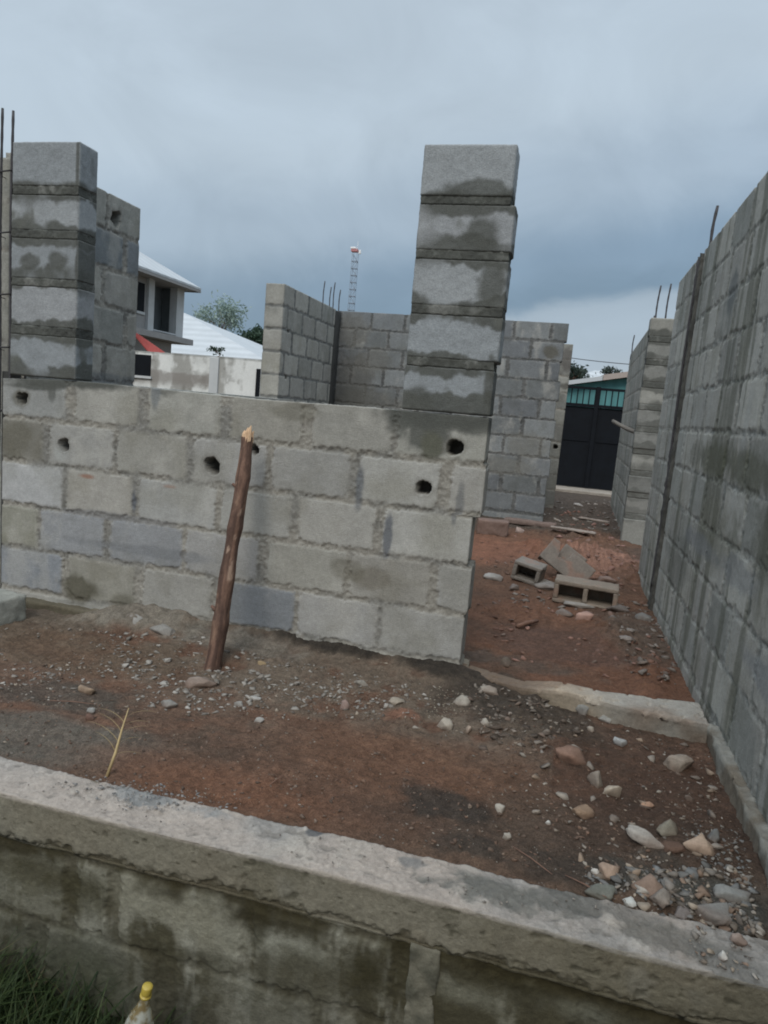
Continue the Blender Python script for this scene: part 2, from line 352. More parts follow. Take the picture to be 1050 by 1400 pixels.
# ------------------------------------------------------------------ masonry
BED, PERP = .035, .05
def tints(kind):
    if kind == 'warm': return [S(154, 151, 143), S(148, 145, 136), S(158, 156, 149), S(144, 141, 133), S(151, 149, 143)]
    if kind == 'far': return [S(119, 122, 123), S(112, 115, 117), S(127, 130, 130), S(115, 118, 118)]  # cool tone, veil over the distant blocks put into their colour
    if kind == 'right': return [S(162, 161, 154), S(150, 150, 144), S(168, 167, 159), S(145, 146, 140), S(156, 155, 148)]
    if kind == 'column': return [S(147, 150, 151), S(141, 145, 147), S(152, 154, 155)]
    if kind == 'cool': return [S(154, 152, 145), S(146, 145, 138), S(160, 158, 150), S(142, 142, 136)]
    return [S(140, 139, 132), S(132, 131, 125), S(148, 147, 140), S(128, 128, 123)]
def gen_rows(z0, z1, course, L, pitch, seed, off=0.0):
    r = random.Random(seed); n = int(round((z1-z0)/course)); rows = []
    for k in range(n):
        top = z1-k*course; u = -(pitch*.5 if k % 2 else 0)-off+r.uniform(-.03, .03); bl = []
        while u < L:
            wd = pitch-PERP+r.uniform(-.02, .02); a, b = max(u, 0 if u > -pitch*.9 else u), u+wd
            if b > .03: bl.append((a if a > .02 else -.01, b if b < L-.02 else L+.01))
            u = b+PERP+r.uniform(-.012, .012)
        rows.append((top-course+BED, top-.004 if k == 0 else top, bl))
    return rows
def masonry(name, parent, O, U, Nv, Ln, T, z0, z1, rows, res, seed, tint='warm', tmap=None, holes=(), endoff=None, stain=None,
            mort=(S(146, 142, 133), S(128, 126, 120)), mdepth=.005, fres=None, slope=None, mat=None, streak=0.0, tv=.09):
    nx, ny, nz = max(2, int(Ln/res)), max(2, int(T/max(res, .02))), max(2, int((z1-z0)/res))
    q, n, F = gridbox(nx, ny, nz)
    u, wd, v = q[:, 0]*Ln, q[:, 1]*T, z0+q[:, 2]*(z1-z0)
    U = np.array([U[0], U[1], 0.0]); Nv = np.array([Nv[0], Nv[1], 0.0]); O = np.array([O[0], O[1], 0.0])
    base = O+U*u[:, None]-Nv*wd[:, None]+np.array([0, 0, 1.0])*v[:, None]
    a = fbm(base, 9, 3, seed); b = fbm(base, 28, 4, seed+5); cN = fbm(base, 85, 3, seed+9); d0 = fbm(base, 2.0, 4, seed+13); e = fbm(base, 5.5, 4, seed+21)
    uw = u+.006*a; vw = v+.005*np.roll(a, 7)+.004*b
    isend = np.abs(q[:, 0]-.5) > .4999; isfront = q[:, 1] < .0001; isback = q[:, 1] > .9999; istop = q[:, 2] > .9999
    sd = np.full(len(u), -.03); bid = np.zeros(len(u), int); cols = np.array(tints(tint)); tc = np.zeros((len(u), 3)); tc[:] = cols[0]; eo = np.zeros(len(u))
    rr = random.Random(seed)
    for k, (ra, rb, bl) in enumerate(rows):
        m = (vw >= ra-BED*.5) & (vw < rb+BED*.5)
        if k == 0: m |= vw >= ra
        if endoff is not None: eo[m] = endoff[k]
        dv = np.minimum(vw-ra, (rb if k else rb+.2)-vw)
        for j, (ua, ub) in enumerate(bl):
            mm = m & (uw >= ua-PERP*.6) & (uw < ub+PERP*.6)
            if not mm.any(): continue
            du = np.minimum(uw-ua, ub-uw); s = np.where(isend, dv, np.minimum(du, dv))
            inner = np.where(isend | (du < 0) | (dv < 0), s, s-.012*np.exp(-(np.maximum(du, 0)+np.maximum(dv, 0))/.014))
            up = mm & (inner > sd); sd = np.where(up, inner, sd)
            t = cols[rr.randrange(len(cols))]*rr.uniform(1-tv, 1+tv*.9)
            if tmap and (k, j) in tmap: t = tmap[(k, j)]
            tc[up] = t
    sdn = sd+.0045+.010*b+.008*cN+.005*a
    gone = ss(.0, .45, e)            # places where mortar is smeared flush over the joint
    bm_ = ss(-.004-.014*gone, .006+.010*gone, sdn)
    crack = np.exp(-((sdn+.012)/.0035)**2)*ss(.0, .35, a+.6*b)
    h = bm_*(.0015*b+.0008*cN)+(1-bm_)*(-mdepth*(1-.8*gone)+.006*b+.0065*cN-.006*crack)
    h = np.where(istop & ~isfront & ~isback, .004*b+.004*cN, h)
    f2 = fbm(np.stack([u*5, v*2.2, u*0+seed], 1), 1, 5, seed+41, .6); f3 = fbm(base, 16, 4, seed+43, .6)
    col = tc*(1+.14*d0+.07*b+.10*f3)[:, None]
    col = mixc(col, S(174, 171, 163), ss(.10, .5, f2+.25*f3)*.45); col = mixc(col, tc*np.array([.74, .73, .69]), ss(.15, .55, -f2+.3*f3)*.5)
    dirt = ss(.05, .6, e+.4*d0)
    col = mixc(col, tc*np.array([.80, .79, .74]), dirt*.65)
    edge = (1-ss(.0, .03, sdn))*bm_; col = mixc(col, S(160, 156, 147), edge*.40*ss(-.1, .4, b))
    mc = mixc(mort[0], mort[1], ss(-.2, .35, e+.5*a))*(1+.30*cN+.16*b-.30*crack)[:, None]
    col = mixc(mc, col, bm_)
    if streak:
        st = fbm(np.stack([u*9, v*.9, u*0+seed], 1), 1, 4, seed+31); st2 = fbm(np.stack([u*22, v*1.8, u*0+seed], 1), 1, 3, seed+37)
        col = mixc(col, S(164, 166, 162), ss(.18, .55, st+.35*st2)*streak*.55); col = mixc(col, S(84, 86, 72), ss(.12, .5, -st+.4*st2)*streak)
    if stain is not None:
        for (su, sv, ru, rv, cc, am) in stain:
            r = np.sqrt(((u-su)/ru)**2+((v-sv)/rv)**2)+.5*e+.25*b
            col = mixc(col, cc*(1+.15*f3[:, None]), (1-ss(.55, 1.1, r))*am)
    for (hu, hv, hr) in holes:
        r = np.sqrt((u-hu)**2+(v-hv)**2); an = np.arctan2(v-hv, u-hu); r = r*(1+.28*vn(np.stack([1.7*np.cos(an), 1.7*np.sin(an), an*0+hu*9], 1), 3))+.010*b+.004*cN
        inn = (1-ss(hr*.90, hr*1.0, r))*isfront
        h = np.where(inn > .01, h*(1-inn)-.115*inn, h); col = mixc(col, S(70, 68, 64), inn*.9)
        rim = ss(hr*.9, hr*1.05, r)*(1-ss(hr*1.2, hr*1.7, r)); col = mixc(col, S(112, 108, 100), rim*.35)
    nn = U*n[:, [0]]-Nv*n[:, [1]]+np.array([0, 0, 1.0])*n[:, [2]]
    pos = base+nn*h[:, None]
    if endoff is not None: pos = pos+U*(eo*(ss(Ln-.2, Ln, u)))[:, None]
    if slope is not None: pos[:, 2] += np.where(v > z1-.1, np.interp(u, slope[0], slope[1])*ss(z1-.1, z1, v), 0)
    return mk(name, pos, F, mat or M_BLOCK, parent, col)
WET, WET2 = S(86, 87, 82), S(72, 73, 69)
def block_column(parent, blocks, T, y0, seed, tint='warm', sx=1.0, name='block_column', res=.006, lean=0.0, bands=None, wetness=1.0, dry=0.0, blots=()):
    """blocks: list of (x0,x1,zbottom,ztop,dy) stacked with fat wet mortar beds; one mesh"""
    VV, FF, CC = [], [], []; base = 0; rr = random.Random(seed); cols = tints(tint)
    for k, (x0, x1, zb, zt, dy) in enumerate(blocks):
        for kind in (0, 1):
            if kind == 0: X0, X1, Z0, Z1, Y0, TT = x0, x1, zb, zt, y0+dy, T
            else:
                if k == len(blocks)-1: continue
                X0, X1 = max(x0, blocks[k+1][0])+.004, min(x1, blocks[k+1][1])-.004; Z0, Z1 = blocks[k+1][3]-.003, zb+.003; Y0, TT = y0+max(dy, blocks[k+1][4])-.001, T-.004
            q, n, F = gridbox(max(2, int((X1-X0)/res)), max(2, int(TT/(res*1.6))), max(2, int((Z1-Z0)/res)))
            p = np.stack([X0+q[:, 0]*(X1-X0), Y0+q[:, 1]*TT, Z0+q[:, 2]*(Z1-Z0)], 1)
            a = fbm(p, 9, 3, seed); b = fbm(p, 30, 4, seed+3); cN = fbm(p, 90, 2, seed+4); e = fbm(p*np.array([1, 1, .6]), 6.5, 4, seed+8)
            if kind == 0:
                corner = (np.abs(n).max(1) < .99); h = .0018*b+.001*cN-.005*corner+.003*a*corner
                t = cols[rr.randrange(len(cols))]*rr.uniform(.94, 1.08)
                cc = t[None]*(1+.10*a+.06*b)[:, None]
                lo = bands[k][0] if bands else rr.uniform(.04, .08); hi = bands[k][1] if bands else rr.uniform(.015, .05)
                sf = .006+.05*ss(.0, .5, fbm(p, 4, 2, seed+15)); wv = np.maximum(1-ss(-sf-.006, sf, (p[:, 2]-Z0)-lo-.09*e-.02*b), 1-ss(-sf-.006, sf, (Z1-p[:, 2])-hi-.08*e-.02*b)*1.0)
                if k == 0: wv = np.maximum(1-ss(-.016, .012, (p[:, 2]-Z0)-lo-.05*e), 0)
                cc = mixc(cc, WET*(1+.15*b[:, None]), wv*(.92-.45*ss(.0, .4, -e-.3*a))*wetness*(1-dry*k))
                smear = ss(.28, .5, e+.2*a)*(k not in (0,)); cc = mixc(cc, S(100, 101, 95), smear*.8*wetness*(1-dry*k))
                for (bx, bz, rx_, rz_) in blots:
                    r_ = np.sqrt(((p[:, 0]-bx)/rx_)**2+((p[:, 2]-bz)/rz_)**2)+.45*e+.2*b; cc = mixc(cc, WET*(1+.12*a[:, None]), (1-ss(.6, 1.05, r_))*.85)
                edge = corner*1.0; cc = mixc(cc, S(160, 158, 150), edge*.25)
            else:
                h = .005*b+.003*cN+.003*a; cc = mixc(mixc(WET, WET2, ss(-.1, .5, e)), S(122, 122, 117), ss(.12, .4, -e+.4*b)*.7)*(1+.25*cN+.2*b)[:, None]; cc = mixc(cc, cols[0]*.9, np.full(len(p), max(0, 1-wetness*(1.0-dry*k))*.8))
            VV.append(p+n*h[:, None]); FF.append(F+base); CC.append(cc); base += len(p)
    return mk(name, np.concatenate(VV), np.concatenate(FF), M_BLOCK, parent, np.concatenate(CC))
def rebar(parent, x, y, z0, z1, dx=0, dy=0, r=.006, name='rebar', top=None):
    m = MB(); n = max(3, int((z1-z0)/.09)); pts = []; rads = []
    for i in range(n*2+1):
        t = i/(n*2); pts.append((x+dx*t+.004*math.sin(t*7), y+dy*t, z0+(z1-z0)*t)); rads.append(r*(1.1 if i % 2 else .92))
    m.tube(pts, rads, 7); return m.build(name, M_REBAR, parent, True)

# --- front wall --------------------------------------------------------------
FY, XL = 3.3, -2.99
rowsX = [[(-2.985, -2.6), (-2.532, -2.163), (-2.086, -1.692), (-1.619, -1.259), (-1.183, -0.796), (-0.76, -0.30)],
 [(-3.0, -2.737), (-2.676, -2.301), (-2.262, -1.872), (-1.822, -1.429), (-1.385, -0.995), (-0.932, -0.55), (-0.49, -0.30)],
 [(-3.0, -2.611), (-2.564, -2.182), (-2.13, -1.692), (-1.651, -1.282), (-1.231, -0.844), (-0.789, -0.30)],
 [(-3.02, -2.76), (-2.727, -2.343), (-2.289, -1.872), (-1.838, -1.444), (-1.38, -0.974), (-0.936, -0.548), (-0.502, -0.30)],
 [(-3.0, -2.599), (-2.542, -2.145), (-2.083, -1.686), (-1.627, -1.227), (-1.195, -0.791), (-0.757, -0.30)],
 [(-3.0, -2.3), (-2.2, -1.7), (-1.6, -1.0), (-.9, -.3)]]
rows = [(-.24*(k+1)+BED, -.24*k-(.0 if k else .004), [(a-XL, b-XL) for a, b in r]) for k, r in enumerate(rowsX)]
W = lambda r, g, b: S(r*.86+31, g*.85+31, b*.85+31)
tmap = {(0, 0): W(138, 140, 136), (0, 1): W(148, 147, 138), (0, 2): W(143, 143, 134), (0, 3): W(136, 134, 124), (0, 4): W(143, 142, 133), (0, 5): W(150, 150, 140),
 (1, 0): W(112, 110, 100), (1, 1): W(144, 144, 138), (1, 2): W(139, 138, 129), (1, 3): W(147, 147, 142), (1, 4): W(139, 139, 133), (1, 5): W(156, 156, 149), (1, 6): W(152, 151, 144),
 (2, 0): W(164, 166, 164), (2, 1): W(153, 151, 142), (2, 2): W(150, 151, 146), (2, 3): W(145, 145, 138), (2, 4): W(152, 151, 143), (2, 5): W(160, 160, 153),
 (3, 0): W(126, 126, 112), (3, 1): W(134, 137, 138), (3, 2): W(130, 133, 134), (3, 3): W(143, 143, 139), (3, 4): W(141, 140, 130), (3, 5): W(134, 132, 123), (3, 6): W(146, 146, 140),
 (4, 0): W(120, 125, 129), (4, 1): W(132, 130, 118), (4, 2): W(144, 143, 135), (4, 3): W(116, 121, 124), (4, 4): W(150, 150, 145), (4, 5): W(146, 146, 140)}
fw = thing('block_wall', 'long low grey block wall across the front with small holes and two block columns on top', 'wall', (-1.67, FY, -HZ))
st = [(-2.60-XL, .0, .55, .05, WET, .95), (-2.80-XL, -.04, .22, .035, WET, .9), (-2.87-XL, -.11, .07, .06, S(104, 102, 92), .8), (-2.68-XL, -.07, .03, .07, WET, .7),
      (-.56-XL, -.02, .36, .07, WET, .97), (-.62-XL, -.10, .13, .12, WET, .9), (-.40-XL, -.05, .09, .05, WET, .8), (-.60-XL, -.16, .06, .08, S(98, 98, 86), .9), (-.77-XL, -.05, .07, .10, WET, .7),
      (-2.45-XL, -1.13, .13, .09, S(82, 78, 64), .8), (-2.20-XL, -1.16, .10, .05, S(92, 88, 74), .6), (-2.9-XL, -.34, .14, .1, S(98, 94, 80), .5),
      (-.80-XL, -.83, .12, .07, S(116, 110, 98), .6), (-.95-XL, -.80, .09, .06, S(112, 108, 96), .6), (-2.62-XL, -.38, .05, .06, S(170, 172, 168), .5),
      (-1.30-XL, -.05, .16, .05, S(120, 117, 106), .7), (-2.45-XL, -.50, .07, .018, S(146, 104, 84), .7), (-1.95-XL, -.50, .06, .014, S(146, 110, 92), .5),
      (-.93-XL, -.39, .03, .13, S(98, 102, 106), .75), (-.45-XL, -.43, .02, .12, S(96, 98, 100), .6), (-.77-XL, -.62, .025, .13, S(92, 96, 102), .8), (-2.16-XL, -.60, .02, .09, S(94, 98, 104), .8),
      (-2.06-XL, -.03, .03, .1, S(112, 116, 118), .7), (-2.1-XL, -.86, .5, .035, S(116, 118, 120), .55), (-2.3-XL, -.7, .4, .03, S(112, 114, 118), .5)]
fp = masonry('wall_panel', fw, (XL, FY), (1, 0), (0, -1), 2.635, .15, -1.32, 0.0, rows, .006, 41, 'warm', tmap,
        holes=[(-2.867-XL, -.12, .034), (-2.603-XL, -.341, .033), (-1.718-XL, -.367, .043), (-.613-XL, -.356, .035), (-.494-XL, -.157, .040), (-1.49-XL, -.262, .022)],
        endoff=[.010, .022, -.017, .006, -.004, 0], stain=st, slope=([0, .3, .5, 1.2, 1.5, 2.0, 2.64], [-.02, -.004, .0, -.006, -.012, -.004, -.004]))
colR = [(-.757, -.345, .955, 1.175, -.02), (-.757, -.325, .722, .925, -.012), (-.757, -.330, .482, .690, -.008), (-.757, -.330, .245, .447, -.004), (-.760, -.343, .004, .212, .0)]
block_column(fw, colR, .15, FY, 51, 'column', bands=[(.015, .008), (.055, .04), (.04, .03), (.025, .045), (.08, .045)], blots=[(-.69, .03, .10, .10), (-.39, .59, .08, .13), (-.47, .80, .10, .09), (-.5, .985, .22, .05), (-.36, .12, .03, .12)])
colL = [(-2.945, -2.538, .975, 1.195, -.004), (-2.952, -2.540, .757, .938, .0), (-2.950, -2.540, .512, .722, .0), (-2.948, -2.540, .266, .478, .002), (-2.950, -2.540, .004, .226, .0)]
block_column(fw, colL, .15, FY, 61, 'column', bands=[(.025, .008), (.03, .03), (.07, .04), (.03, .02), (.07, .025)], blots=[(-2.66, .61, .07, .06), (-2.83, .60, .07, .05), (-2.53, .60, .03, .12), (-2.57, .22, .05, .05), (-2.58, .04, .06, .05), (-2.55, 1.08, .012, .2)])
# footing under the front wall, showing at the foot of it
q, n, F = gridbox(260, 14, 8); p = np.stack([-3.05+q[:, 0]*2.72, 3.245+q[:, 1]*.26, -1.36+q[:, 2]*.135], 1)
a = fbm(p, 12, 4, 71); b = fbm(p, 50, 3, 72); p2 = p+n*(.012*a+.006*b)[:, None]
mk('footing', p2, F, M_CONC, fw, mixc(mixc(S(138, 128, 114), S(96, 92, 78), ss(-.1, .4, fbm(p, 3, 3, 73))), S(82, 77, 62), (1-ss(-2.5, -2.1, p[:, 0]))*.85)*(1+.2*b)[:, None])

# --- left edge: rebar cage, and the wall that goes on beyond it -----------------
lw = thing('block_wall', 'sliver of block wall at the far left edge, left of the bare rebars', 'wall', (-3.4, 3.42, -HZ))
masonry('wall_panel', lw, (-6.0, 3.40), (1, 0), (0, -1), 2.955, .15, -1.32, 1.15, gen_rows(-1.32, 1.15, .247, 2.955, .44, 5), .012, 45, 'mid')
cage = thing('rebar_cage', 'upright steel rebars with tie rings at the left edge beside the left column', 'rebar', (-3.03, 3.39, -HZ))
for (x, y, zt) in ((-3.043, 3.33, 1.37), (-2.972, 3.325, 1.355), (-3.06, 3.44, 1.10), (-3.0, 3.47, 1.12)): rebar(cage, x, y, -.4, zt, .004, 0, .007)
for zr in (-.2, .14, .42, .74, 1.05):
    m = MB(); m.tube([(-3.075, 3.320, zr), (-2.962, 3.318, zr+.01), (-2.985, 3.478, zr), (-3.075, 3.452, zr-.01), (-3.075, 3.320, zr)], .0045, 6); m.build('tie_ring', M_REBAR, cage, True)
m = MB(); m.box(-3.04, -2.992, 3.345, 3.44, -1.3, .02, .006); m.build('gap_shade_fill', M_DARKCONC_GAP, cage, True)  # dark filler standing in for the shade of the open gap

# --- left side wall of the room: stub beside the column, sill, stub at the back --
s1 = thing('block_wall', 'short block wall running back behind the left column, with a broken hole near its top', 'wall', (-3.06, 4.0, -HZ))
Ls = 1.05
masonry('wall_panel', s1, (-2.99, 3.47), (0, 1), (1, 0), Ls, .15, -1.30, 1.2, gen_rows(-1.2, 1.2, .24, Ls, .44, 8, .16), .008, 46, 'cool',
        {(1, 0): S(122, 126, 127), (1, 1): S(118, 123, 125), (1, 2): S(121, 125, 127)}, holes=[(.78, 1.06, .045)], stain=[(.6, .03, .7, .05, S(112, 116, 118), .6)])
sl = thing('block_wall', 'low window sill wall of blocks between the two left stubs', 'wall', (-3.06, 5.9, -HZ))
masonry('wall_panel', sl, (-2.99, 4.53), (0, 1), (1, 0), 2.70, .15, -1.30, .0, gen_rows(-1.2, 0, .24, 2.7, .44, 9), .012, 47, 'cool')
s2 = thing('block_wall', 'block wall stub in the middle distance, end on, with a dark concrete corner', 'wall', (-3.12, 8.1, -HZ))
masonry('wall_panel', s2, (-3.04, 7.24), (0, 1), (1, 0), 1.72, .21, -1.30, 1.2, gen_rows(-1.2, 1.2, .24, 1.72, .44, 10, .1), .010, 48, 'cool', mort=(S(120, 120, 116), S(104, 105, 102)), holes=[(.18, .73, .022), (.2, .24, .024)])
m = MB(); m.box(-3.27, -3.035, 8.96, 9.17, -1.3, 1.19, .008); m.build('concrete_column', M_DARKCONC_GAP, s2, True)
for (x, y, zt) in ((-3.24, 9.0, 1.55), (-3.19, 9.12, 1.5), (-3.10, 9.0, 1.54), (-3.06, 9.12, 1.47)): rebar(s2, x, y, 1.1, zt, .01, 0, .007)
# --- back wall -------------------------------------------------------------------
bw = thing('block_wall', 'wide block wall at the back of the room, its free end at the passage', 'wall', (-1.6, 9.25, -HZ))
masonry('wall_panel', bw, (-3.30, 9.2), (1, 0), (0, -1), 3.155, .15, -1.32, 1.215, gen_rows(-1.185, 1.215, .24, 3.155, .46, 12, .2)+[(-1.4, -1.2, [(-1, 4)])], .009, 49, 'far', mort=(S(101, 101, 99), S(88, 89, 88)),
        stain=[(.47, .2, .32, .7, S(92, 91, 87), .8), (.77, .6, .30, .20, S(108, 107, 102), .7), (.72, .1, .55, .16, S(98, 97, 92), .75), (.42, .95, .3, .25, S(110, 109, 104), .7),
               (3.02, .86, .12, .09, S(92, 88, 78), .8), (2.6, -.6, .5, .12, S(122, 120, 112), .5), (2.85, -.3, .3, .2, S(118, 116, 108), .5)], endoff=[.03, .0, -.02, .015, -.01, .012, -.015, .01, -.01, .0, 0])
fw2 = thing('block_wall', 'narrow block wall end standing behind the back wall beside the black gate', 'wall', (-.5, 10.95, -HZ))
masonry('wall_panel', fw2, (-1.8, 10.9), (1, 0), (0, -1), 1.76, .16, -1.32, 1.15, gen_rows(-1.25, 1.15, .24, 1.76, .46, 13), .012, 50, 'mid', holes=[(1.69, -.35, .03)],
        stain=[(1.72, .95, .2, .2, S(98, 94, 90), .8), (1.74, .55, .1, .06, S(84, 82, 76), .8)])
# --- right boundary wall ------------------------------------------------------------
RX = .755
rw = thing('boundary_wall', 'tall grey block boundary wall along the right side with a dark rebar joint', 'wall', (.83, 3.2, -HZ))
def rrows(Ln, seed, off): return gen_rows(-1.2, 1.225, .2425, Ln, .43, seed, off)+[(-1.4, -1.21, [(-1, 9)])]
masonry('wall_panel', rw, (RX, -.6), (0, 1), (-1, 0), 5.90, .15, -1.34, 1.225, rrows(5.9, 21, .1), .0075, 52, 'right', mort=(S(150, 149, 142), S(134, 135, 130)), mdepth=.0045, streak=.6, tv=.14,
        stain=[(4.6, -.12, .45, .10, S(92, 93, 78), .75), (3.9, -.13, .5, .11, S(90, 91, 76), .75), (3.3, -.35, .4, .22, S(94, 94, 82), .6), (4.3, -.45, .5, .2, S(108, 108, 94), .55), (5.1, -.12, .25, .1, S(100, 100, 90), .6),
               (5.2, -.75, .5, .22, S(104, 106, 100), .55), (4.75, .75, .12, .12, S(100, 104, 104), .7), (3.7, -.55, .45, .07, S(132, 134, 134), .6), (4.6, -.56, .6, .06, S(126, 129, 130), .6), (3.2, -.80, .35, .06, S(128, 131, 132), .6)])
masonry('wall_panel', rw, (RX, 5.40), (0, 1), (-1, 0), 1.02, .15, -1.34, 1.225, rrows(1.02, 23, .2), .0075, 53, 'right', mort=(S(150, 149, 142), S(134, 135, 130)), mdepth=.0045, streak=.5, tv=.14)
q, n, F = gridbox(10, 10, 160); p = np.stack([RX-.022+q[:, 0]*.15, 5.285+q[:, 1]*.13, -1.34+q[:, 2]*2.54], 1)
a = fbm(p, 14, 4, 81); b = fbm(p, 60, 3, 82); mk('concrete_column', p+n*(.012*a+.008*b)[:, None], F, M_CONC, rw, mixc(S(92, 91, 86), S(72, 72, 69), ss(-.2, .3, a))*(1+.2*b)[:, None])
rebar(rw, RX+.03, 5.35, 1.1, 1.52, .012, -.01, .010); rebar(rw, RX-.026, 5.33, -1.1, 1.17, 0, .01, .008)
q, n, F = gridbox(14, 420, 10); p = np.stack([RX-.036+q[:, 0]*.07, -.6+q[:, 1]*3.68, -1.40+q[:, 2]*.215], 1)
a = fbm(p, 10, 4, 83); b = fbm(p, 45, 3, 84)
p2 = p+n*(.016*a+.007*b)[:, None]; mk('footing', p2, F, M_CONC, rw, mixc(S(112, 104, 92), S(134, 132, 124), ss(-.1, .35, a+.9*(q[:, 2]-.8)))*(1+.2*b)[:, None])
# --- farther boundary wall with a pier of blocks ------------------------------------
fb = thing('boundary_wall', 'farther boundary wall with a toothed block pier and dark mortar beds, beyond the tall right wall', 'wall', (.85, 10.5, -HZ))
masonry('wall_panel', fb, (.80, 8.62), (.018, 1), (-1, .018), 3.75, .15, -1.34, 1.2, gen_rows(-1.2, 1.2, .24, 3.75, .44, 25), .012, 54, 'cool', streak=.3)
pb = []
for k in range(10):
    zt = 1.2-.24*k-(.0 if k == 0 else .012); pb.append((.742+random.uniform(-.008, .006), 1.05, 1.2-.24*(k+1)+(.045 if k < 9 else -.14), zt, random.uniform(-.008, .008)))
block_column(fb, pb, .16, 8.24, 91, 'mid', name='block_pier', res=.010, dry=.06)
m = MB(); m.box(.80, .95, 8.42, 8.60, -1.3, 1.17, .008); m.build('concrete_column', M_DARKCONC_GAP, fb, True)
for (x, y, zt) in ((.80, 8.50, 1.58), (.90, 8.48, 1.60)): rebar(fb, x, y, 1.0, zt, .015, 0, .009)
rebar(fb, .86, 12.1, 1.1, 1.48, .01, 0, .009); rebar(fb, .785, 8.44, -1.2, 1.25, .0, 0, .009)
pole = MB(); a0 = np.array([.80, 8.46, -.03]); a1 = np.array([.53, 8.9, .085]); pole.tube([a0+(a1-a0)*t+np.array([0, 0, -.012*math.sin(3.1*t)]) for t in np.linspace(-.12, 1, 7)], [.026, .025, .025, .024, .023, .023, .022], 9, .08, 3)
tagged(pole.build('wooden_pole', M_GREYWOOD, None, True, loc=(.8, 8.46, -.03)), 'weathered wooden pole poking out of the farther boundary wall in front of the black gate', 'pole')

# --- cross beam between front wall and right wall ---------------------------------------
def poly_beam(top_front, top_back, zt, zb, ny, nxn, nzn):
    q, n, F = gridbox(nxn, ny, nzn); t = q[:, 0]
    tf = np.array(top_front); tb = np.array(top_back); tt = np.linspace(0, 1, len(tf)); t2 = np.linspace(0, 1, len(tb))
    fx, fy = np.interp(t, tt, tf[:, 0]), np.interp(t, tt, tf[:, 1]); bx, by = np.interp(t, t2, tb[:, 0]), np.interp(t, t2, tb[:, 1])
    s = q[:, 1]; return np.stack([fx*(1-s)+bx*s, fy*(1-s)+by*s, zb+q[:, 2]*(zt-zb)], 1), n, F, q
p, n, F, q = poly_beam([(-.36, 3.33), (0.0, 3.195), (.35, 3.10), (.72, 3.06)], [(-.36, 3.42), (0.0, 3.30), (.3, 3.235), (.72, 3.30)], -1.175, -1.38, 34, 200, 26)
a = fbm(p, 9, 4, 85); b = fbm(p, 38, 4, 86); e = fbm(p, 4, 3, 87); ramp_ = 1-ss(.22, .5, q[:, 0]+.05*a)
p2 = p+n*(.005*a+.004*b)[:, None]; p2[:, 2] -= ramp_*.045*(q[:, 2])+.018*ss(.1, .5, b)*(q[:, 2] > .9)
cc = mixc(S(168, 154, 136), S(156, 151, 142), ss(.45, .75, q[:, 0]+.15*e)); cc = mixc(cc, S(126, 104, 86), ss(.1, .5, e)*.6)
cc = mixc(cc, S(104, 90, 78), ramp_*.9); front = q[:, 1] < .02; cc = np.where((front & (q[:, 2] < .9))[:, None], cc*np.array([.74, .74, .72]), cc)  # front face darkened, shade below the lit top put into the colour
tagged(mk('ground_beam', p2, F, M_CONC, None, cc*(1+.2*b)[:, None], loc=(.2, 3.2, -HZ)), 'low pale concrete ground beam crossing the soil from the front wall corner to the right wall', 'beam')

# --- foundation wall nearest the camera -----------------------------------------------------
fd = thing('foundation_wall', 'stained block foundation wall with a broad concrete cap across the bottom foreground', 'wall', (-1.2, 1.73, -2.02))
q, n, F = gridbox(1000, 44, 34); p = np.stack([-3.3+q[:, 0]*4.05, 1.642+q[:, 1]*.175, -1.355+q[:, 2]*.135], 1)
a = fbm(p, 7, 4, 101); b = fbm(p, 32, 4, 102); cN = fbm(p, 95, 3, 103); e = fbm(p, 3.2, 4, 104); e2 = fbm(p, 5, 4, 105)
top = q[:, 2] > .999; frt = (q[:, 1] < .001)
crn = (np.abs(n).max(1) < .99)
h = .010*a+.006*b+.003*cN-crn*.005*(1+2*np.clip(a+b, -.5, 1)); pits = ss(.30, .48, fbm(p*np.array([1, 1, 1.6]), 40, 2, 106)+.25*e); h = np.where(frt, h*.42-.003*pits, h)
bot = ss(.22, .0, q[:, 2]+.22*b+.2*a); h = h-.012*bot*frt
p2 = p+n*h[:, None]; p2[:, 1] += .012*fbm(np.stack([p[:, 0], p[:, 0]*0, p[:, 0]*0], 1), 2.5, 3, 107)
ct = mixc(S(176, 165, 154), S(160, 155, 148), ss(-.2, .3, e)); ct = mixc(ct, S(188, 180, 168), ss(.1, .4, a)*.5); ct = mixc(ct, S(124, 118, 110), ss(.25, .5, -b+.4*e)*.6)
def lpatch(px, py, rx, ry, colr, am):
    global ct
    cpt = on_z(px, py, -1.22); r = np.sqrt(((p[:, 0]-cpt[0])/rx)**2+((p[:, 1]-cpt[1])/ry)**2)+.7*e2+.35*b
    ct = mixc(ct, colr, (1-ss(.6, 1.05, r))*am)
lpatch(690, 1222, .20, .075, S(118, 116, 109), .95); lpatch(780, 1232, .13, .06, S(112, 110, 104), .95); lpatch(860, 1250, .12, .05, S(126, 122, 115), .8); lpatch(215, 1092, .20, .05, S(140, 141, 139), .85)
lpatch(560, 1178, .05, .02, S(128, 127, 124), .8); lpatch(930, 1290, .20, .07, S(120, 116, 108), .8); lpatch(1000, 1320, .15, .09, S(126, 124, 118), .7); lpatch(430, 1140, .02, .02, S(104, 104, 104), .9)
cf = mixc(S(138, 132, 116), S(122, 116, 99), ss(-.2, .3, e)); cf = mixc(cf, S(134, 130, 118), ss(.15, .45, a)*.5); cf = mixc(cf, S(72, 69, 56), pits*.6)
cf = mixc(cf, S(74, 68, 48), bot*.8*ss(-.25, .2, e2)); cf = mixc(cf, S(128, 118, 100), ss(.1, .4, e2)*.3)
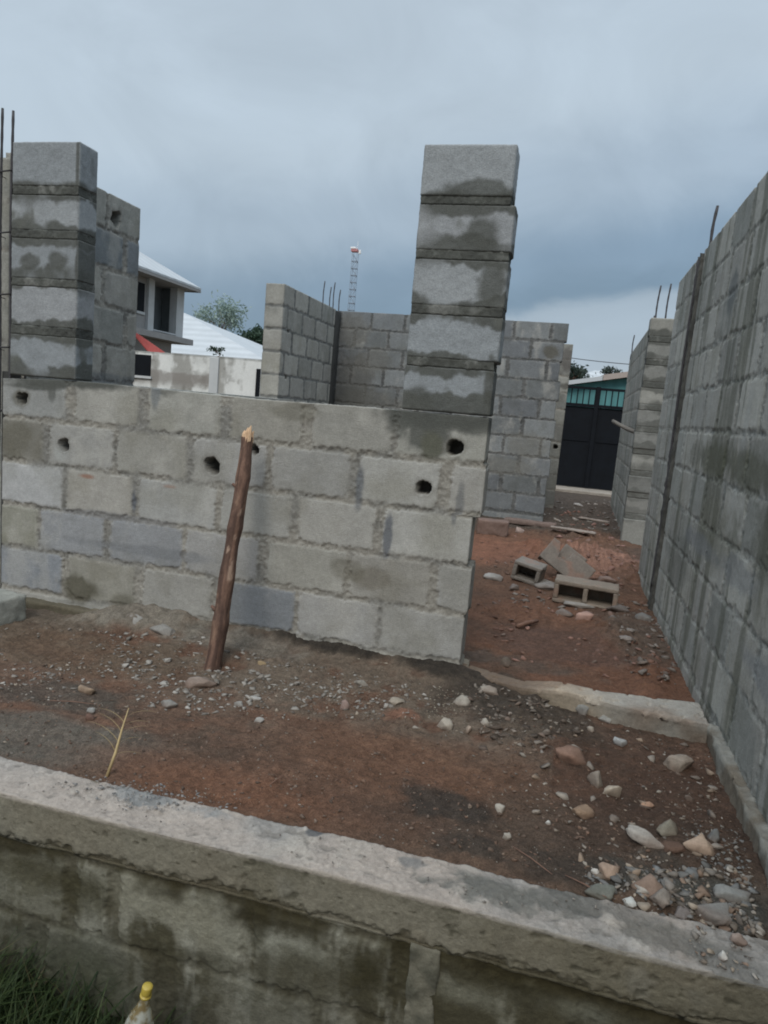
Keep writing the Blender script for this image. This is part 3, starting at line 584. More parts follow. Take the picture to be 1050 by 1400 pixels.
cf = mixc(cf, S(92, 88, 72), ss(.05, .45, -e2+.3*b)*.5); cfull = np.where(top[:, None] & ~frt[:, None], ct, cf); lip = frt & (q[:, 2] > .93); cfull[lip] = (cfull[lip]+ct[lip])/2
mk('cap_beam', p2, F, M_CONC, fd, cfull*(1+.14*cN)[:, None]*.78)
Lf = 4.05
frows = [(-1.585, -1.375, [(.05, .36), (.40, .78), (.82, 1.2), (1.24, 1.60), (1.64, 2.04), (2.08, 2.18), (2.22, 2.60), (2.64, 3.03), (3.14, 3.5), (3.54, 3.95)]),
         (-1.84, -1.61, [(.2, .62), (.66, 1.06), (1.1, 1.48), (1.53, 1.92), (1.98, 2.36), (2.42, 2.83), (2.9, 3.3), (3.36, 3.8)]), (-2.1, -1.875, [(0, .4), (.45, .85), (.9, 1.3), (1.35, 1.75), (1.8, 2.2), (2.25, 2.65), (2.7, 3.1), (3.15, 3.6)])]
nx, ny, nz = 800, 8, 160
q, n, F = gridbox(nx, ny, nz); u = q[:, 0]*Lf; v = -2.10+q[:, 2]*.745; p = np.stack([-3.3+u, 1.650+q[:, 1]*.14, v], 1)
a = fbm(p, 6, 4, 111); b = fbm(p, 24, 4, 112, .6); cN = fbm(p, 90, 3, 113); e = fbm(p, 3.5, 5, 114, .6); sd_ = np.full(len(u), -.05); sid = np.zeros(len(u))
for k, (ra, rb, bl) in enumerate(frows):
    for j, (ua, ub) in enumerate(bl):
        s_ = np.minimum(np.minimum(u+.02*a-ua, ub-u-.02*a), np.minimum(v+.014*b+.01*a-ra, rb-v)); up = s_ > sd_; sd_ = np.where(up, s_, sd_); sid = np.where(up & (s_ > 0), _h(np.array([k]), np.array([j]), np.array([3]), 9)[0], sid)
lost = ss(-.05, .35, fbm(p, 5, 3, 119))        # joints smeared over with slurry
bm_ = ss(-.010, .010, sd_+.022*b+.010*cN); bm_ = bm_*(1-lost*.6)+lost*.6*.8
h = bm_*(.003+.006*sid+.003*b+.002*cN)+(1-bm_)*(-.001+.005*b+.004*cN)
stv = fbm(np.stack([u*9, v*1.7, u*0], 1), 1, 5, 115, .6); stw = fbm(np.stack([u*24, v*2.6, u*0+4], 1), 1, 5, 116, .6)
cc = mixc(S(122, 119, 104), S(150, 147, 132), sid); cc = mixc(S(98, 93, 78), cc, bm_)
cc = mixc(cc, S(68, 63, 44), ss(-.06, .24, stv*.6+.8*e+.35*b)*.9); cc = mixc(cc, S(168, 166, 152), ss(.06, .45, .7*stw-.6*stv-.5*e+.3*b)*.7)
cc = mixc(cc, S(82, 78, 60), ss(.1, .4, b+.6*a)*.5)
for (px_, py_, ru_, rv_, colr_, am_) in [(200, 1225, .16, .075, S(150, 146, 128), .75), (285, 1262, .13, .08, S(142, 138, 120), .7), (400, 1300, .13, .06, S(150, 150, 136), .6), (640, 1360, .16, .05, S(144, 142, 126), .6), (800, 1385, .16, .06, S(134, 134, 120), .6),
        (60, 1195, .22, .05, S(70, 65, 44), .8), (120, 1225, .10, .09, S(66, 62, 42), .8), (355, 1240, .035, .13, S(60, 56, 38), .85), (420, 1335, .16, .09, S(62, 56, 34), .85), (500, 1330, .09, .09, S(56, 51, 30), .9), (585, 1385, .05, .10, S(62, 56, 36), .85), (240, 1300, .22, .035, S(66, 62, 44), .75), (700, 1345, .12, .03, S(60, 56, 38), .7), (90, 1290, .35, .06, S(78, 78, 66), .6)]:
    c_ = on_y(px_, py_, 1.65); r_ = np.sqrt(((p[:, 0]-c_[0])/ru_)**2+((p[:, 2]-c_[2])/rv_)**2)+.7*e+.35*b+.35*stv; cc = mixc(cc, colr_, (1-ss(.3, 1.25, r_))*am_*.85)
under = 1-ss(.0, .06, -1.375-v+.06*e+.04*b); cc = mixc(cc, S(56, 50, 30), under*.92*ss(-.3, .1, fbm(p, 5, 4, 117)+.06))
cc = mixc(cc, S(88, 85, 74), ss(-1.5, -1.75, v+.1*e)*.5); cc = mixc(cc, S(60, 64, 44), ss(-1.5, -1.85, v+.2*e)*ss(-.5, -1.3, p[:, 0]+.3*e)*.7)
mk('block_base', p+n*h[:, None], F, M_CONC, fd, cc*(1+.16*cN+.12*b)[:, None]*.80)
# a cast concrete stub running down from the cap
q, n, F = gridbox(16, 6, 70); p = np.stack([-.225+q[:, 0]*.075, 1.644+q[:, 1]*.05, -1.80+q[:, 2]*.446], 1); a = fbm(p, 14, 4, 118); b = fbm(p, 50, 3, 119)
mk('concrete_stub', p+n*(.010*a+.005*b)[:, None], F, M_CONC, fd, mixc(S(116, 112, 98), S(92, 90, 78), ss(-.1, .4, a))*(1+.15*b)[:, None]*.93)

# ------------------------------------------------------------------ post
p0 = ground_pt(283, 916)+np.array([0, 0, -.12]); p1 = on_y(337, 597, 3.15); n0 = 26; pts = []; rad = []
for i in range(n0):
    t = i/(n0-1); pp = p0+(p1-p0)*t; pp = pp+np.array([.018*math.sin(t*3.0)+.006*math.sin(t*9), 0, 0]); pts.append(pp); rad.append((.040-.010*t)*(1+.05*math.sin(t*31)+.04*math.sin(t*17+1)+(.10 if i in (7, 16, 21) else 0)))
po = thing('wooden_post', 'rough brown bark post standing upright against the front wall, split at the top', 'post', tuple(p0)); V_, F_ = [], []; ns, nr = 110, 26; pa = np.array(pts); tt_ = np.linspace(0, 1, len(pts))
tq = np.linspace(0, 1, ns); cxy = np.stack([np.interp(tq, tt_, pa[:, k]) for k in range(3)], 1); rq = np.interp(tq, tt_, rad)
an_ = np.linspace(0, 2*math.pi, nr, endpoint=False); A_, T_ = np.meshgrid(an_, tq); q_ = np.stack([np.cos(A_).ravel()*1.3, np.sin(A_).ravel()*1.3, T_.ravel()*9], 1)
rough_ = .06*fbm(q_, 1.2, 4, 71)+.05*fbm(q_*np.array([3.2, 3.2, .35]), 1, 4, 72)
rr_ = np.repeat(rq, nr)*(1+rough_*1.5); V_ = np.repeat(cxy, nr, 0)+np.stack([np.cos(A_).ravel()*rr_, np.sin(A_).ravel()*rr_, 0*rr_], 1)
F_ = np.array([[i*nr+k, i*nr+(k+1) % nr, (i+1)*nr+(k+1) % nr, (i+1)*nr+k] for i in range(ns-1) for k in range(nr)]+[[(ns-1)*nr+k, (ns-1)*nr+k+1, (ns-1)*nr+nr-2-k, (ns-1)*nr+nr-1-k] for k in range(nr//2-1)])
bn1 = fbm(q_*np.array([2.6, 2.6, .5]), 1, 5, 73, .6); bn2 = fbm(q_, 1.5, 4, 74, .6); cc = mixc(S(118, 92, 78), S(80, 62, 54), ss(-.25, .25, bn1)); cc = mixc(cc, S(150, 122, 102), ss(.25, .5, bn2)*.5); cc = mixc(cc, S(160, 136, 118), ss(.42, .52, fbm(q_*np.array([1, 1, 2.2]), 1, 4, 75))*.8)
cc = mixc(cc, S(112, 94, 80), ss(.12, .0, T_.ravel())*.6); M_POST = attr_mat('post_bark', ((40, .25), (150, .25)), .9, 70, bdist=.006, stretch=(1, 1, .35))
mk('trunk', V_, F_, M_POST, po, cc); m = MB(); tp = pts[-1]
for (dx, dy, h_, r_) in ((.014, -.014, .055, .016), (-.010, -.016, .03, .014), (.004, -.018, .045, .014), (.020, .004, .03, .012)): m.tube([tp+np.array([dx*.9, dy, -.025]), tp+np.array([dx, dy, h_*.5]), tp+np.array([dx*1.3+.004, dy, h_])], [r_, r_*.75, r_*.15], 6, .1, 2)
m.build('split_end', M_WOODCUT, po, False)
m = MB(); k_ = pts[8]; m.tube([k_+np.array([-.025, -.01, 0]), k_+np.array([-.05, -.014, .022])], [.012, .006], 7, .1, 4); m.build('knot', M_BARK, po, True); m = MB(); k_ = pts[20]; m.tube([k_+np.array([-.02, -.01, 0]), k_+np.array([-.043, -.014, .014])], [.010, .006], 7, .1, 4); m.build('knot', M_BARK, po, True)

# ------------------------------------------------------------------ stones and rubble
def hull(n, dims, seed, sub_=2, ang=.10, sq=1.0):
    r = np.random.default_rng(seed); bm = bmesh.new()
    for i in range(n):
        d = r.normal(size=3); d /= np.linalg.norm(d); d = np.sign(d)*np.abs(d)**sq; d *= r.uniform(.8, 1.08)/max(1e-6, np.linalg.norm(d))**.6; bm.verts.new(d)
    ret = bmesh.ops.convex_hull(bm, input=bm.verts); 
    bmesh.ops.delete(bm, geom=[v for v in bm.verts if not v.link_faces], context='VERTS')
    if sub_: bmesh.ops.subdivide_edges(bm, edges=bm.edges, cuts=sub_, use_grid_fill=True)
    bmesh.ops.triangulate(bm, faces=bm.faces)
    for _ in range(1 if sub_ else 0): bmesh.ops.smooth_vert(bm, verts=bm.verts, factor=.18, use_axis_x=True, use_axis_y=True, use_axis_z=True)
    v = np.array([q.co[:] for q in bm.verts]); bm.verts.index_update(); f = np.array([[w.index for w in q.verts] for q in bm.faces]); bm.free()
    v = v*(1+ang*1.3*fbm(v, 2.2, 3, seed)+.6*ang*fbm(v, 6, 3, seed+1))[:, None]
    v = v*np.array(dims)/2; return v, f
def rotz(v, a): c_, s_ = math.cos(a), math.sin(a); return np.stack([v[:, 0]*c_-v[:, 1]*s_, v[:, 0]*s_+v[:, 1]*c_, v[:, 2]], 1)
def rotx(v, a): c_, s_ = math.cos(a), math.sin(a); return np.stack([v[:, 0], v[:, 1]*c_-v[:, 2]*s_, v[:, 1]*s_+v[:, 2]*c_], 1)
def roty(v, a): c_, s_ = math.cos(a), math.sin(a); return np.stack([v[:, 0]*c_+v[:, 2]*s_, v[:, 1], -v[:, 0]*s_+v[:, 2]*c_], 1)
sn = [0]
def stone(px, py, wpx, hr, colr, label, dr=.8, az=0.0, tilt=0.0, n=16, sq=1.0, name='stone', cat='stone', sink=.34, zbase=None, ang=.12, smooth=False):
    sn[0] += 1; P = ground_pt(px, py) if zbase is None else on_z(px, py, zbase)
    wd = wpx/FPX*float(P@CF); v, f = hull(n, (wd*1.12, wd*dr*1.1, wd*hr*1.25), 200+sn[0], 3, ang, sq)
    v = roty(v, tilt); v = rotz(v, az); zmin = v[:, 2].min(); ht = v[:, 2].max()-zmin
    P = P+np.array([0, .3*wd*dr, 0]); v = v+P; v[:, 2] += -zmin-sink*ht
    v = v+(v-v.mean(0))/np.maximum(np.linalg.norm(v-v.mean(0), axis=1), 1e-6)[:, None]*(wd*.05*fbm(v/wd, 7, 4, sn[0]+9, .65))[:, None]; nz_ = fbm(v, 22, 3, sn[0]); up = ss(.0, .9, (v[:, 2]-v[:, 2].min())/ht)
    colr = np.array(colr)*.8+.2*np.mean(colr); cc = colr[None]*(1+.22*nz_)[:, None]*.9; cc = mixc(cc, S(106, 86, 74), np.clip((1-up)*.7+.5*ss(.05, .5, fbm(v, 9, 3, sn[0]+50)), 0, .8))
    o = mk(name, v, f, M_STONE, None, cc, smooth, loc=(P[0], P[1], P[2])); tagged(o, label, cat); return o
PALE, GREY, OCH, TAN, BRN, WHT, CON = S(166, 157, 142), S(140, 138, 131), S(160, 134, 108), S(162, 142, 122), S(138, 98, 76), S(196, 192, 182), S(146, 144, 136)
stone(630, 964, 27, .7, PALE, 'pale rounded stone just right of the front wall corner')
stone(669, 950, 30, .4, PALE, 'flat pale stone lying on the dark mud beyond the round pale stone', .7)
stone(607, 998, 24, .75, S(178, 166, 148), 'pale blocky stone before the front wall corner, at the edge of the dark mud', .9)
stone(660, 991, 15, .8, PALE, 'small pale stone lying in the dark mud patch beside the wall corner')
stone(640, 1001, 13, .9, TAN, 'small tan stone leaning at the dark mud edge, right of the blocky pale stone')
stone(797, 977, 22, .9, GREY, 'upright grey stone at the foot of the ground beam')
stone(828, 987, 20, .7, S(156, 154, 146), 'grey stone at the beam foot, right of the upright grey one')
stone(808, 1000, 14, .6, PALE, 'small pale stone in front of the two grey stones at the beam')
stone(848, 1020, 18, .85, S(172, 172, 168), 'whitish angular stone standing alone before the ground beam')
stone(782, 1044, 48, .55, S(142, 108, 88), 'large rust brown rock sunk in the soil near the ground beam', .7, .2, n=20)
stone(783, 1029, 30, .35, S(158, 146, 130), 'pale flat stone on top of the rust brown rock', .6)
stone(928, 1054, 42, .7, S(168, 154, 136), 'big pale lumpy rock near the right wall', .8, .4, n=22)
stone(815, 1075, 24, 1.1, S(150, 142, 128), 'tall greyish stone standing between the rust brown rock and the tan one')
stone(838, 1092, 32, .65, S(176, 160, 138), 'tan angular stone below the tall greyish stone', .8, .5)
stone(796, 1118, 32, .62, S(170, 140, 108), 'smooth rounded ochre stone in the middle of the bare soil', .8, n=30, ang=.05, smooth=True)
stone(682, 1111, 16, .95, PALE, 'small pale angular stone alone on the bare brown soil')
stone(733, 1114, 13, .9, S(156, 142, 126), 'tiny greyish stone left of the rounded ochre stone')
stone(693, 1148, 13, .85, PALE, 'tiny pale stone near the cap beam below the lone angular one')
stone(750, 1128, 9, .8, WHT, 'tiny whitish pebble on the soil between the ochre stone and the cap beam')
stone(881, 1156, 56, .32, S(172, 164, 152), 'long flat pale slab of stone tipped on its side', .45, -.35, .30, 18)
stone(914, 1142, 34, .75, S(142, 140, 122), 'jagged greenish grey concrete lump behind the tan wedge', .7, .6)
stone(957, 1168, 52, .5, S(182, 154, 128), 'large tan wedge shaped stone beside the flat pale slab', .75, -.2, .12, 14)
stone(918, 1164, 30, .55, S(108, 82, 66), 'dark brown clod wedged between the pale slab and the tan wedge', .9)
stone(882, 1104, 24, .35, S(178, 138, 108), 'flat orange tan stone chip on the dark soil', .6, .3)
stone(944, 1096, 16, .7, S(118, 104, 92), 'small dull stone by the right footing')
stone(975, 1150, 26, .75, S(118, 118, 114), 'grey mortar lump near the right wall footing')
stone(832, 1200, 30, .75, S(170, 142, 118), 'tan stone at the cap edge with rubble behind')
stone(814, 1197, 12, 1.0, WHT, 'small white stone touching the tan stone at the cap edge')
stone(885, 1222, 40, .65, S(140, 116, 98), 'brownish stone in the rubble by the cap beam', .8, .3)
stone(820, 1230, 44, .6, S(112, 114, 104), 'dark grey green lump of mortar on the cap edge', .8)
stone(862, 1240, 24, .5, S(186, 186, 178), 'white flattened stone at the inner edge of the cap beam', .8)
stone(906, 1234, 34, .65, S(146, 136, 124), 'grey brown stone right of the white flattened stone', .8)
stone(933, 1258, 24, .9, S(132, 132, 130), 'squarish grey stone in the rubble at the right end of the cap')
stone(974, 1262, 60, .5, S(132, 132, 126), 'large grey mortar lump at the right end of the cap', .7, -.2)
stone(1003, 1234, 52, .36, S(138, 138, 132), 'slab like piece of broken block in the rubble corner by the right wall', .45, .0, .0, 24, .45, 'block_fragment', 'rubble')
stone(990, 1312, 16, .9, WHT, 'small white stone on top of the cap beam at its right end', zbase=-1.215)
stone(1010, 1292, 22, .7, S(158, 138, 124), 'pinkish tan stone on the cap beam at the right', zbase=-1.215)
stone(568, 1002-5, 10, .6, PALE, 'tiny pale pebble left of the blocky pale stone by the wall')
stone(270, 940, 50, .28, S(150, 134, 120), 'flat pinkish stone slab at the foot of the wooden post', .65, .35, .0, 16)
stone(116, 947, 32, .34, S(170, 146, 116), 'piece of yellowish brick lying on the soil at the left', .45, .05, 0, 24, .4, 'brick_piece', 'rubble')
stone(230, 969, 26, .5, S(142, 144, 138), 'grey flat stone left of the post among the gravel')
stone(122, 975, 12, .8, S(150, 148, 142), 'small grey stone under the yellowish brick piece')
stone(120, 986, 14, .9, S(112, 82, 68), 'small reddish clod below the yellowish brick piece')
stone(356, 913, 15, .9, S(172, 146, 104), 'small yellow stone on the gravel right of the post')
stone(470, 970, 15, 1.25, S(160, 134, 122), 'upright pinkish stone on the soil in front of the wall')
stone(495, 938, 22, .5, S(150, 144, 132), 'flat grey stone at the edge of the dark mortar bank')
stone(542, 963, 24, .45, S(158, 146, 128), 'flat pale stone above the orange soil patch')
stone(346, 957, 20, .3, S(166, 162, 154), 'thin pale chip right of the post foot', .6)
stone(325, 966, 14, .6, S(150, 146, 138), 'small grey stone beside the thin pale chip')
stone(352, 987, 18, .4, S(160, 156, 148), 'flat pale chip in front of the post, nearest the camera', .6)
stone(178, 862, 44, .62, S(150, 146, 138), 'rough lump of spilt mortar against the foot of the wall', .6, n=26, sink=.35)
stone(220, 868, 40, .45, S(142, 138, 130), 'low spread of hardened mortar between the mortar lump and the post', .6, n=26, sink=.4)
stone(675, 793, 30, .36, S(160, 154, 146), 'white flat stone on the red soil left of the hollow blocks', .7, .2)
stone(799, 850, 32, .55, S(182, 142, 124), 'pink tan stone lying in front of the hollow block', .5, -.5, -.3)
stone(790, 831, 46, .24, S(152, 146, 138), 'flat grey block shard leaning at the front of the hollow block', .5, .1)
stone(855, 875, 22, .35, S(140, 130, 122), 'flat grey chip in the debris by the right wall', .7)
stone(690, 911, 20, .75, S(104, 92, 80), 'dark stone half buried at the left end of the ground beam')
stone(711, 729, 13, .9, S(180, 158, 146), 'small pale stone in front of the red block by the back wall')
stone(845, 838, 30, .4, S(118, 110, 104), 'dull grey fragment right of the hollow block', .8)
stone(880, 848, 28, .4, S(124, 120, 114), 'broken grey fragment against the right wall base', .8)
stone(790, 692, 14, .4, S(176, 170, 164), 'pale chip in the far passage before the gate')
stone(748, 806, 40, .28, S(136, 128, 120), 'flat broken block shard between the left hollow block and the whole one', .6, .3, .1, 18)
stone(770, 842, 26, .4, S(126, 116, 108), 'dull broken shard on the red soil left of the pink tan stone', .7)
stone(830, 800, 34, .4, S(140, 116, 104), 'reddish dusted lump behind the whole hollow block', .8)
stone(700, 806, 22, .45, S(126, 112, 102), 'small dusty lump in front of the left hollow block', .8)
# red block by the back wall and the broken block on the far left
def rough_box(name, dims, loc, az, colr, label, cat, seed, tilt=0, parent=None, amp=.012):
    q, n, F = gridbox(*[max(3, int(d/.014)) for d in dims]); v = (q-.5)*np.array(dims); a = fbm(v+seed, 10, 4, seed); b = fbm(v+seed, 40, 3, seed+1)
    v = v+n*(amp*a+amp*.5*b-.006*(np.abs(n).max(1) < .99))[:, None]; v = rotz(roty(v, tilt), az); v[:, 2] += dims[2]/2; v = v+np.array(loc)
    o = mk(name, v, F, M_CONC, parent, np.array(colr)[None]*(1+.18*a+.15*b)[:, None], True, loc=loc)
    if label: tagged(o, label, cat)
    return o
P = ground_pt(672, 730); rough_box('concrete_block', (.34, .16, .17), (P[0], P[1]+.05, P[2]-.02), .08, S(118, 99, 90), 'red stained block at the foot of the back wall', 'block', 301)
P = ground_pt(735, 722); rough_box('kerb_piece', (.62, .14, .06), (P[0]-.1, P[1]+.15, P[2]), -.06, S(116, 100, 92), 'low reddish kerb piece along the foot of the back wall', 'kerb', 302)
P = ground_pt(-14, 858); rough_box('concrete_block', (.26, .20, .145), (P[0]-.09, P[1]+.12, P[2]-.01), -.25, S(146, 146, 138), 'broken grey block at the left edge of the photo by the wall foot', 'block', 303)
for k, (px, py, ln, az, lab) in enumerate([(783, 726, .5, -.12, 'pale thin plank lying in the passage, nearer the hollow blocks'), (812, 712, .4, -.2, 'short grey plank farther back in the passage debris')]):
    P = ground_pt(px, py); rough_box('plank', (ln, .09, .025), (P[0], P[1], P[2]+.0), az, S(142, 131, 122), lab, 'plank', 310+k, .02)
# stick on the red soil
P = ground_pt(720, 857); m = MB(); m.tube([P+np.array([-.055, -.07, .012]), P+np.array([0, .01, .022]), P+np.array([.06, .10, .02])], [.013, .014, .012], 8, .12, 5)
tagged(m.build('wooden_stick', M_STICK, None, True, loc=tuple(P)), 'short reddish stick lying on the red soil', 'stick')

# ------------------------------------------------------------------ hollow blocks
def hollow_block(loc, az, tilt, pitch, label, seed, pieces, colr, scale=1.0, notch=False):
    t = thing('hollow_block', label, 'block', loc); H, Lb, Dp, sh, wb = .16, .44, .21, .028, .032
    P_ = {'bottom': (-Lb/2, Lb/2, 0, sh), 'top': (-Lb/2, Lb/2, H-sh, H), 'l': (-Lb/2, -Lb/2+wb, sh, H-sh), 'm': (-wb/2, wb/2, sh, H-sh), 'r': (Lb/2-wb, Lb/2, sh, H-sh), 'halftop': (-Lb/2, .02, H-sh, H), 'bottomhalf': (-Lb/2, .0, 0, sh), 'closed': (-Lb/2+wb*.5, Lb/2-wb*.5, sh*.5, H-sh*.5), 'closedhalf': (-Lb/2+wb*.5, 0, sh*.5, H-sh*.5)}
    VV, FF, CC, base = [], [], [], 0
    for k in pieces:
        x0, x1, z0, z1 = P_[k]; q, n, F = gridbox(max(3, int((x1-x0)/.012)), 16, max(3, int((z1-z0)/.012)))
        yy = (q[:, 1]-.5)*Dp if not k.startswith('closed') else Dp*.5-.035+q[:, 1]*.03; v = np.stack([x0+q[:, 0]*(x1-x0), yy, z0+q[:, 2]*(z1-z0)], 1); a = fbm(v+seed, 14, 3, seed); b = fbm(v+seed, 60, 3, seed+2)
        if k.startswith('half') or k.startswith('bottomh'): v[:, 0] += np.where(q[:, 0] > .99, .03*fbm(v+seed, 22, 3, seed+7), 0)
        cc = np.array(colr)[None]*(1+.15*a+.12*b)[:, None]; cc = mixc(cc, S(150, 104, 84), ss(.1, .5, a)*.35)
        if notch and k == 'top': v[:, 1] -= np.where(q[:, 1] > .5, np.clip(.15*(1-np.abs(v[:, 0]+.07)/.085), 0, 1)*(q[:, 1]-.5)*2, 0)
        if notch and k == 'bottomhalf': v[:, 0] += .11; v[:, 1] += .055
        v = v+np.stack([.003*a, .004*b, .003*b], 1); VV.append(v); FF.append(F+base); CC.append(cc); base += len(v)
    v = np.concatenate(VV)*scale; v = rotx(v, pitch); v = roty(v, tilt); v = rotz(v, az); v = v+np.array(loc)
    mk('block_shell', v, np.concatenate(FF), M_CONC, t, np.concatenate(CC), True); return t
P = ground_pt(800, 829); hollow_block((P[0]-.005, P[1]+.10, P[2]-.005), -.06, .02, .0, 'whole hollow block lying on its side with two dark cells facing the camera', 401, ['bottom', 'top', 'l', 'm', 'r', 'closed'], S(136, 125, 113))
P = ground_pt(726, 800); hollow_block((P[0]+.05, P[1]+.09, P[2]+.0), -.22, .16, .05, 'hollow block at the left of the broken pile, open cell towards the camera', 402, ['bottom', 'halftop', 'l', 'm', 'closedhalf'], S(130, 123, 115), .92)
P = ground_pt(768, 798); hollow_block((P[0]+.01, P[1]+.20, P[2]+.11), -.12, .55, math.pi/2-.42, 'broken hollow block tipped up on top of the other blocks', 403, ['top', 'l', 'm', 'bottomhalf'], S(128, 120, 112), .95, True)

# ------------------------------------------------------------------ gravel and clods (stuff)
protos = [hull(11, (1, .85, .7), 700+i, 0, .1) for i in range(10)]
GV, GF, GC, gb = [], [], [], 0
def scatter(n, poly_px, smin, smax, cols, pw=2.2, dens=None, flat=.8, zb=None):
    global gb
    pp = np.array(poly_px, float); lo, hi = pp.min(0), pp.max(0); k = 0; tries = 0
    def inside_(x, y):
        c_ = False; j = len(pp)-1
        for i in range(len(pp)):
            if (pp[i, 1] > y) != (pp[j, 1] > y) and x < (pp[j, 0]-pp[i, 0])*(y-pp[i, 1])/(pp[j, 1]-pp[i, 1])+pp[i, 0]: c_ = not c_
            j = i
        return c_
    while k < n and tries < n*20:
        tries += 1; x, y = rng.uniform(lo[0], hi[0]), rng.uniform(lo[1], hi[1])
        if not inside_(x, y): continue
        P = ground_pt(x, y) if zb is None else on_z(x, y, zb)
        if dens is not None and rng.uniform() > dens(P): continue
        s = smin+(smax-smin)*rng.uniform()**pw; v, f = protos[rng.integers(len(protos))]
        v = rotz(rotx(v*np.array([1, rng.uniform(.6, 1), rng.uniform(.45, 1)*flat]), rng.uniform(-.5, .5)), rng.uniform(0, 6.28))*s
        cc = (cols[rng.integers(len(cols))]*.76+.24*S(108, 92, 80))*rng.uniform(.75, 1.18); v = v+P+np.array([0, 0, s*.06])
        GV.append(v); GF.append(f+gb); GC.append(np.tile(cc, (len(v), 1))); gb += len(v); k += 1
gcols = [S(146, 140, 130), S(132, 128, 121), S(126, 116, 104), S(158, 146, 130), S(112, 106, 99), S(172, 166, 156), S(136, 116, 100)]
scols = [S(108, 86, 73), S(98, 80, 69), S(116, 92, 77), S(92, 78, 68)]
pn = lambda P: float(fbm(np.array([[P[0], P[1], 0]]), 4, 3, 77)[0])
dn = lambda P: max(.05, min(1, .5+1.6*pn(P)))
scatter(900, [(0, 872), (160, 862), (300, 895), (420, 905), (560, 935), (560, 985), (400, 985), (200, 975), (0, 960)], .006, .030, gcols, 2.5, dn)
mcols = [S(160, 156, 148), S(146, 142, 134), S(172, 168, 160), S(132, 127, 119)]
scatter(420, [(150, 852), (340, 880), (430, 930), (330, 985), (190, 965)], .008, .055, mcols, 2.2, None, .6)
scatter(160, [(330, 890), (560, 935), (560, 965), (400, 960)], .008, .04, mcols, 2.2, None, .6)
scatter(150, [(0, 860), (180, 855), (200, 960), (0, 940)], .008, .04, mcols, 2.4, dn, .6)
scatter(1300, [(0, 890), (640, 940), (960, 1010), (1030, 1190), (800, 1205), (400, 1125), (0, 1032)], .004, .030, scols+[S(120, 104, 92)], 3.0, None, .7)
scatter(420, [(0, 960), (560, 980), (760, 1040), (760, 1200), (400, 1120), (0, 1030)], .004, .016, gcols, 2.6, dn)
scatter(150, [(560, 930), (700, 940), (760, 1000), (640, 1010), (560, 990)], .006, .022, gcols, 2.2)
scatter(120, [(590, 940), (630, 930), (640, 975), (580, 985)], .006, .014, [S(168, 158, 140), S(178, 170, 152)], 1.6)
scatter(300, [(740, 960), (960, 1000), (1030, 1200), (1000, 1240), (820, 1210), (760, 1100)], .005, .026, gcols+scols, 2.4, dn)
scatter(650, [(780, 1190), (860, 1185), (1030, 1185), (1045, 1310), (960, 1295), (850, 1252)], .006, .055, gcols+[S(124, 128, 128), S(112, 114, 112)], 2.0)
scatter(95, [(640, 930), (780, 960), (960, 1010), (1010, 1120), (960, 1200), (800, 1190), (740, 1090), (640, 1010)], .018, .065, [S(158, 150, 138), S(144, 136, 126), S(150, 132, 114), S(128, 118, 108), S(112, 98, 88)], 1.8)
scatter(260, [(560, 930), (980, 1010), (1030, 1190), (780, 1195), (700, 1060), (560, 990)], .006, .028, gcols+scols, 2.2)
scatter(110, [(640, 935), (760, 955), (810, 1000), (720, 1030), (650, 1000)], .012, .05, [S(120, 112, 103), S(138, 130, 120), S(98, 89, 80)], 1.8)
scatter(70, [(330, 925), (600, 950), (600, 985), (330, 970)], .012, .045, mcols, 2.0)
scatter(160, [(930, 1130), (1010, 1130), (1035, 1210), (960, 1200)], .006, .026, [S(128, 130, 128), S(116, 116, 114), S(140, 136, 128)], 2.0)
scatter(260, [(120, 1060), (250, 1075), (330, 1105), (180, 1110), (60, 1070)], .003, .020, [S(136, 137, 136), S(156, 152, 146)], 2, zb=-1.214)
scatter(220, [(0, 1045), (380, 1130), (960, 1250), (980, 1320), (500, 1190), (0, 1075)], .003, .013, [S(150, 144, 136), S(120, 116, 110)], 2.5, zb=-1.214)
scatter(40, [(930, 1265), (1040, 1270), (1050, 1340), (960, 1320)], .008, .030, gcols, 2.0, zb=-1.216)
scatter(900, [(0, 880), (640, 940), (960, 1010), (1030, 1190), (800, 1200), (400, 1120), (0, 1030)], .005, .022, scols, 2.6)
scatter(80, [(640, 930), (760, 950), (800, 1020), (700, 1030), (640, 990)], .012, .07, [S(92, 82, 74), S(98, 86, 76), S(88, 79, 71)], 2.0, None, .6)
scatter(380, [(650, 720), (860, 720), (910, 940), (680, 900), (640, 800)], .012, .07, [S(134, 100, 86), S(120, 92, 80), S(146, 112, 100), S(130, 114, 105)], 2.4, dn)
scatter(90, [(690, 770), (850, 800), (860, 850), (700, 830)], .015, .09, [S(146, 138, 130), S(132, 124, 116), S(120, 98, 88)], 2.0, None, .6)
scatter(220, [(760, 700), (850, 700), (880, 780), (770, 800)], .02, .12, [S(158, 122, 112), S(142, 106, 95), S(130, 104, 94)], 2.2)
scatter(160, [(820, 820), (900, 820), (930, 940), (860, 920)], .015, .08, [S(132, 124, 116), S(116, 106, 98), S(146, 138, 130), S(120, 88, 74)], 2.0)
scatter(160, [(750, 678), (850, 684), (860, 730), (690, 712)], .02, .13, [S(150, 146, 140), S(124, 118, 112), S(168, 160, 152), S(110, 100, 94)], 2.0)
scatter(60, [(0, 830), (120, 850), (160, 870), (0, 880)], .008, .03, gcols, 2.0)
GVn, GFn, GCn = np.concatenate(GV), np.concatenate(GF), np.concatenate(GC)
tagged(mk('gravel', GVn, GFn, M_GRAVEL, None, GCn*.92, False), 'loose gravel chips and soil clods strewn over the bare ground', 'gravel', kind='stuff')

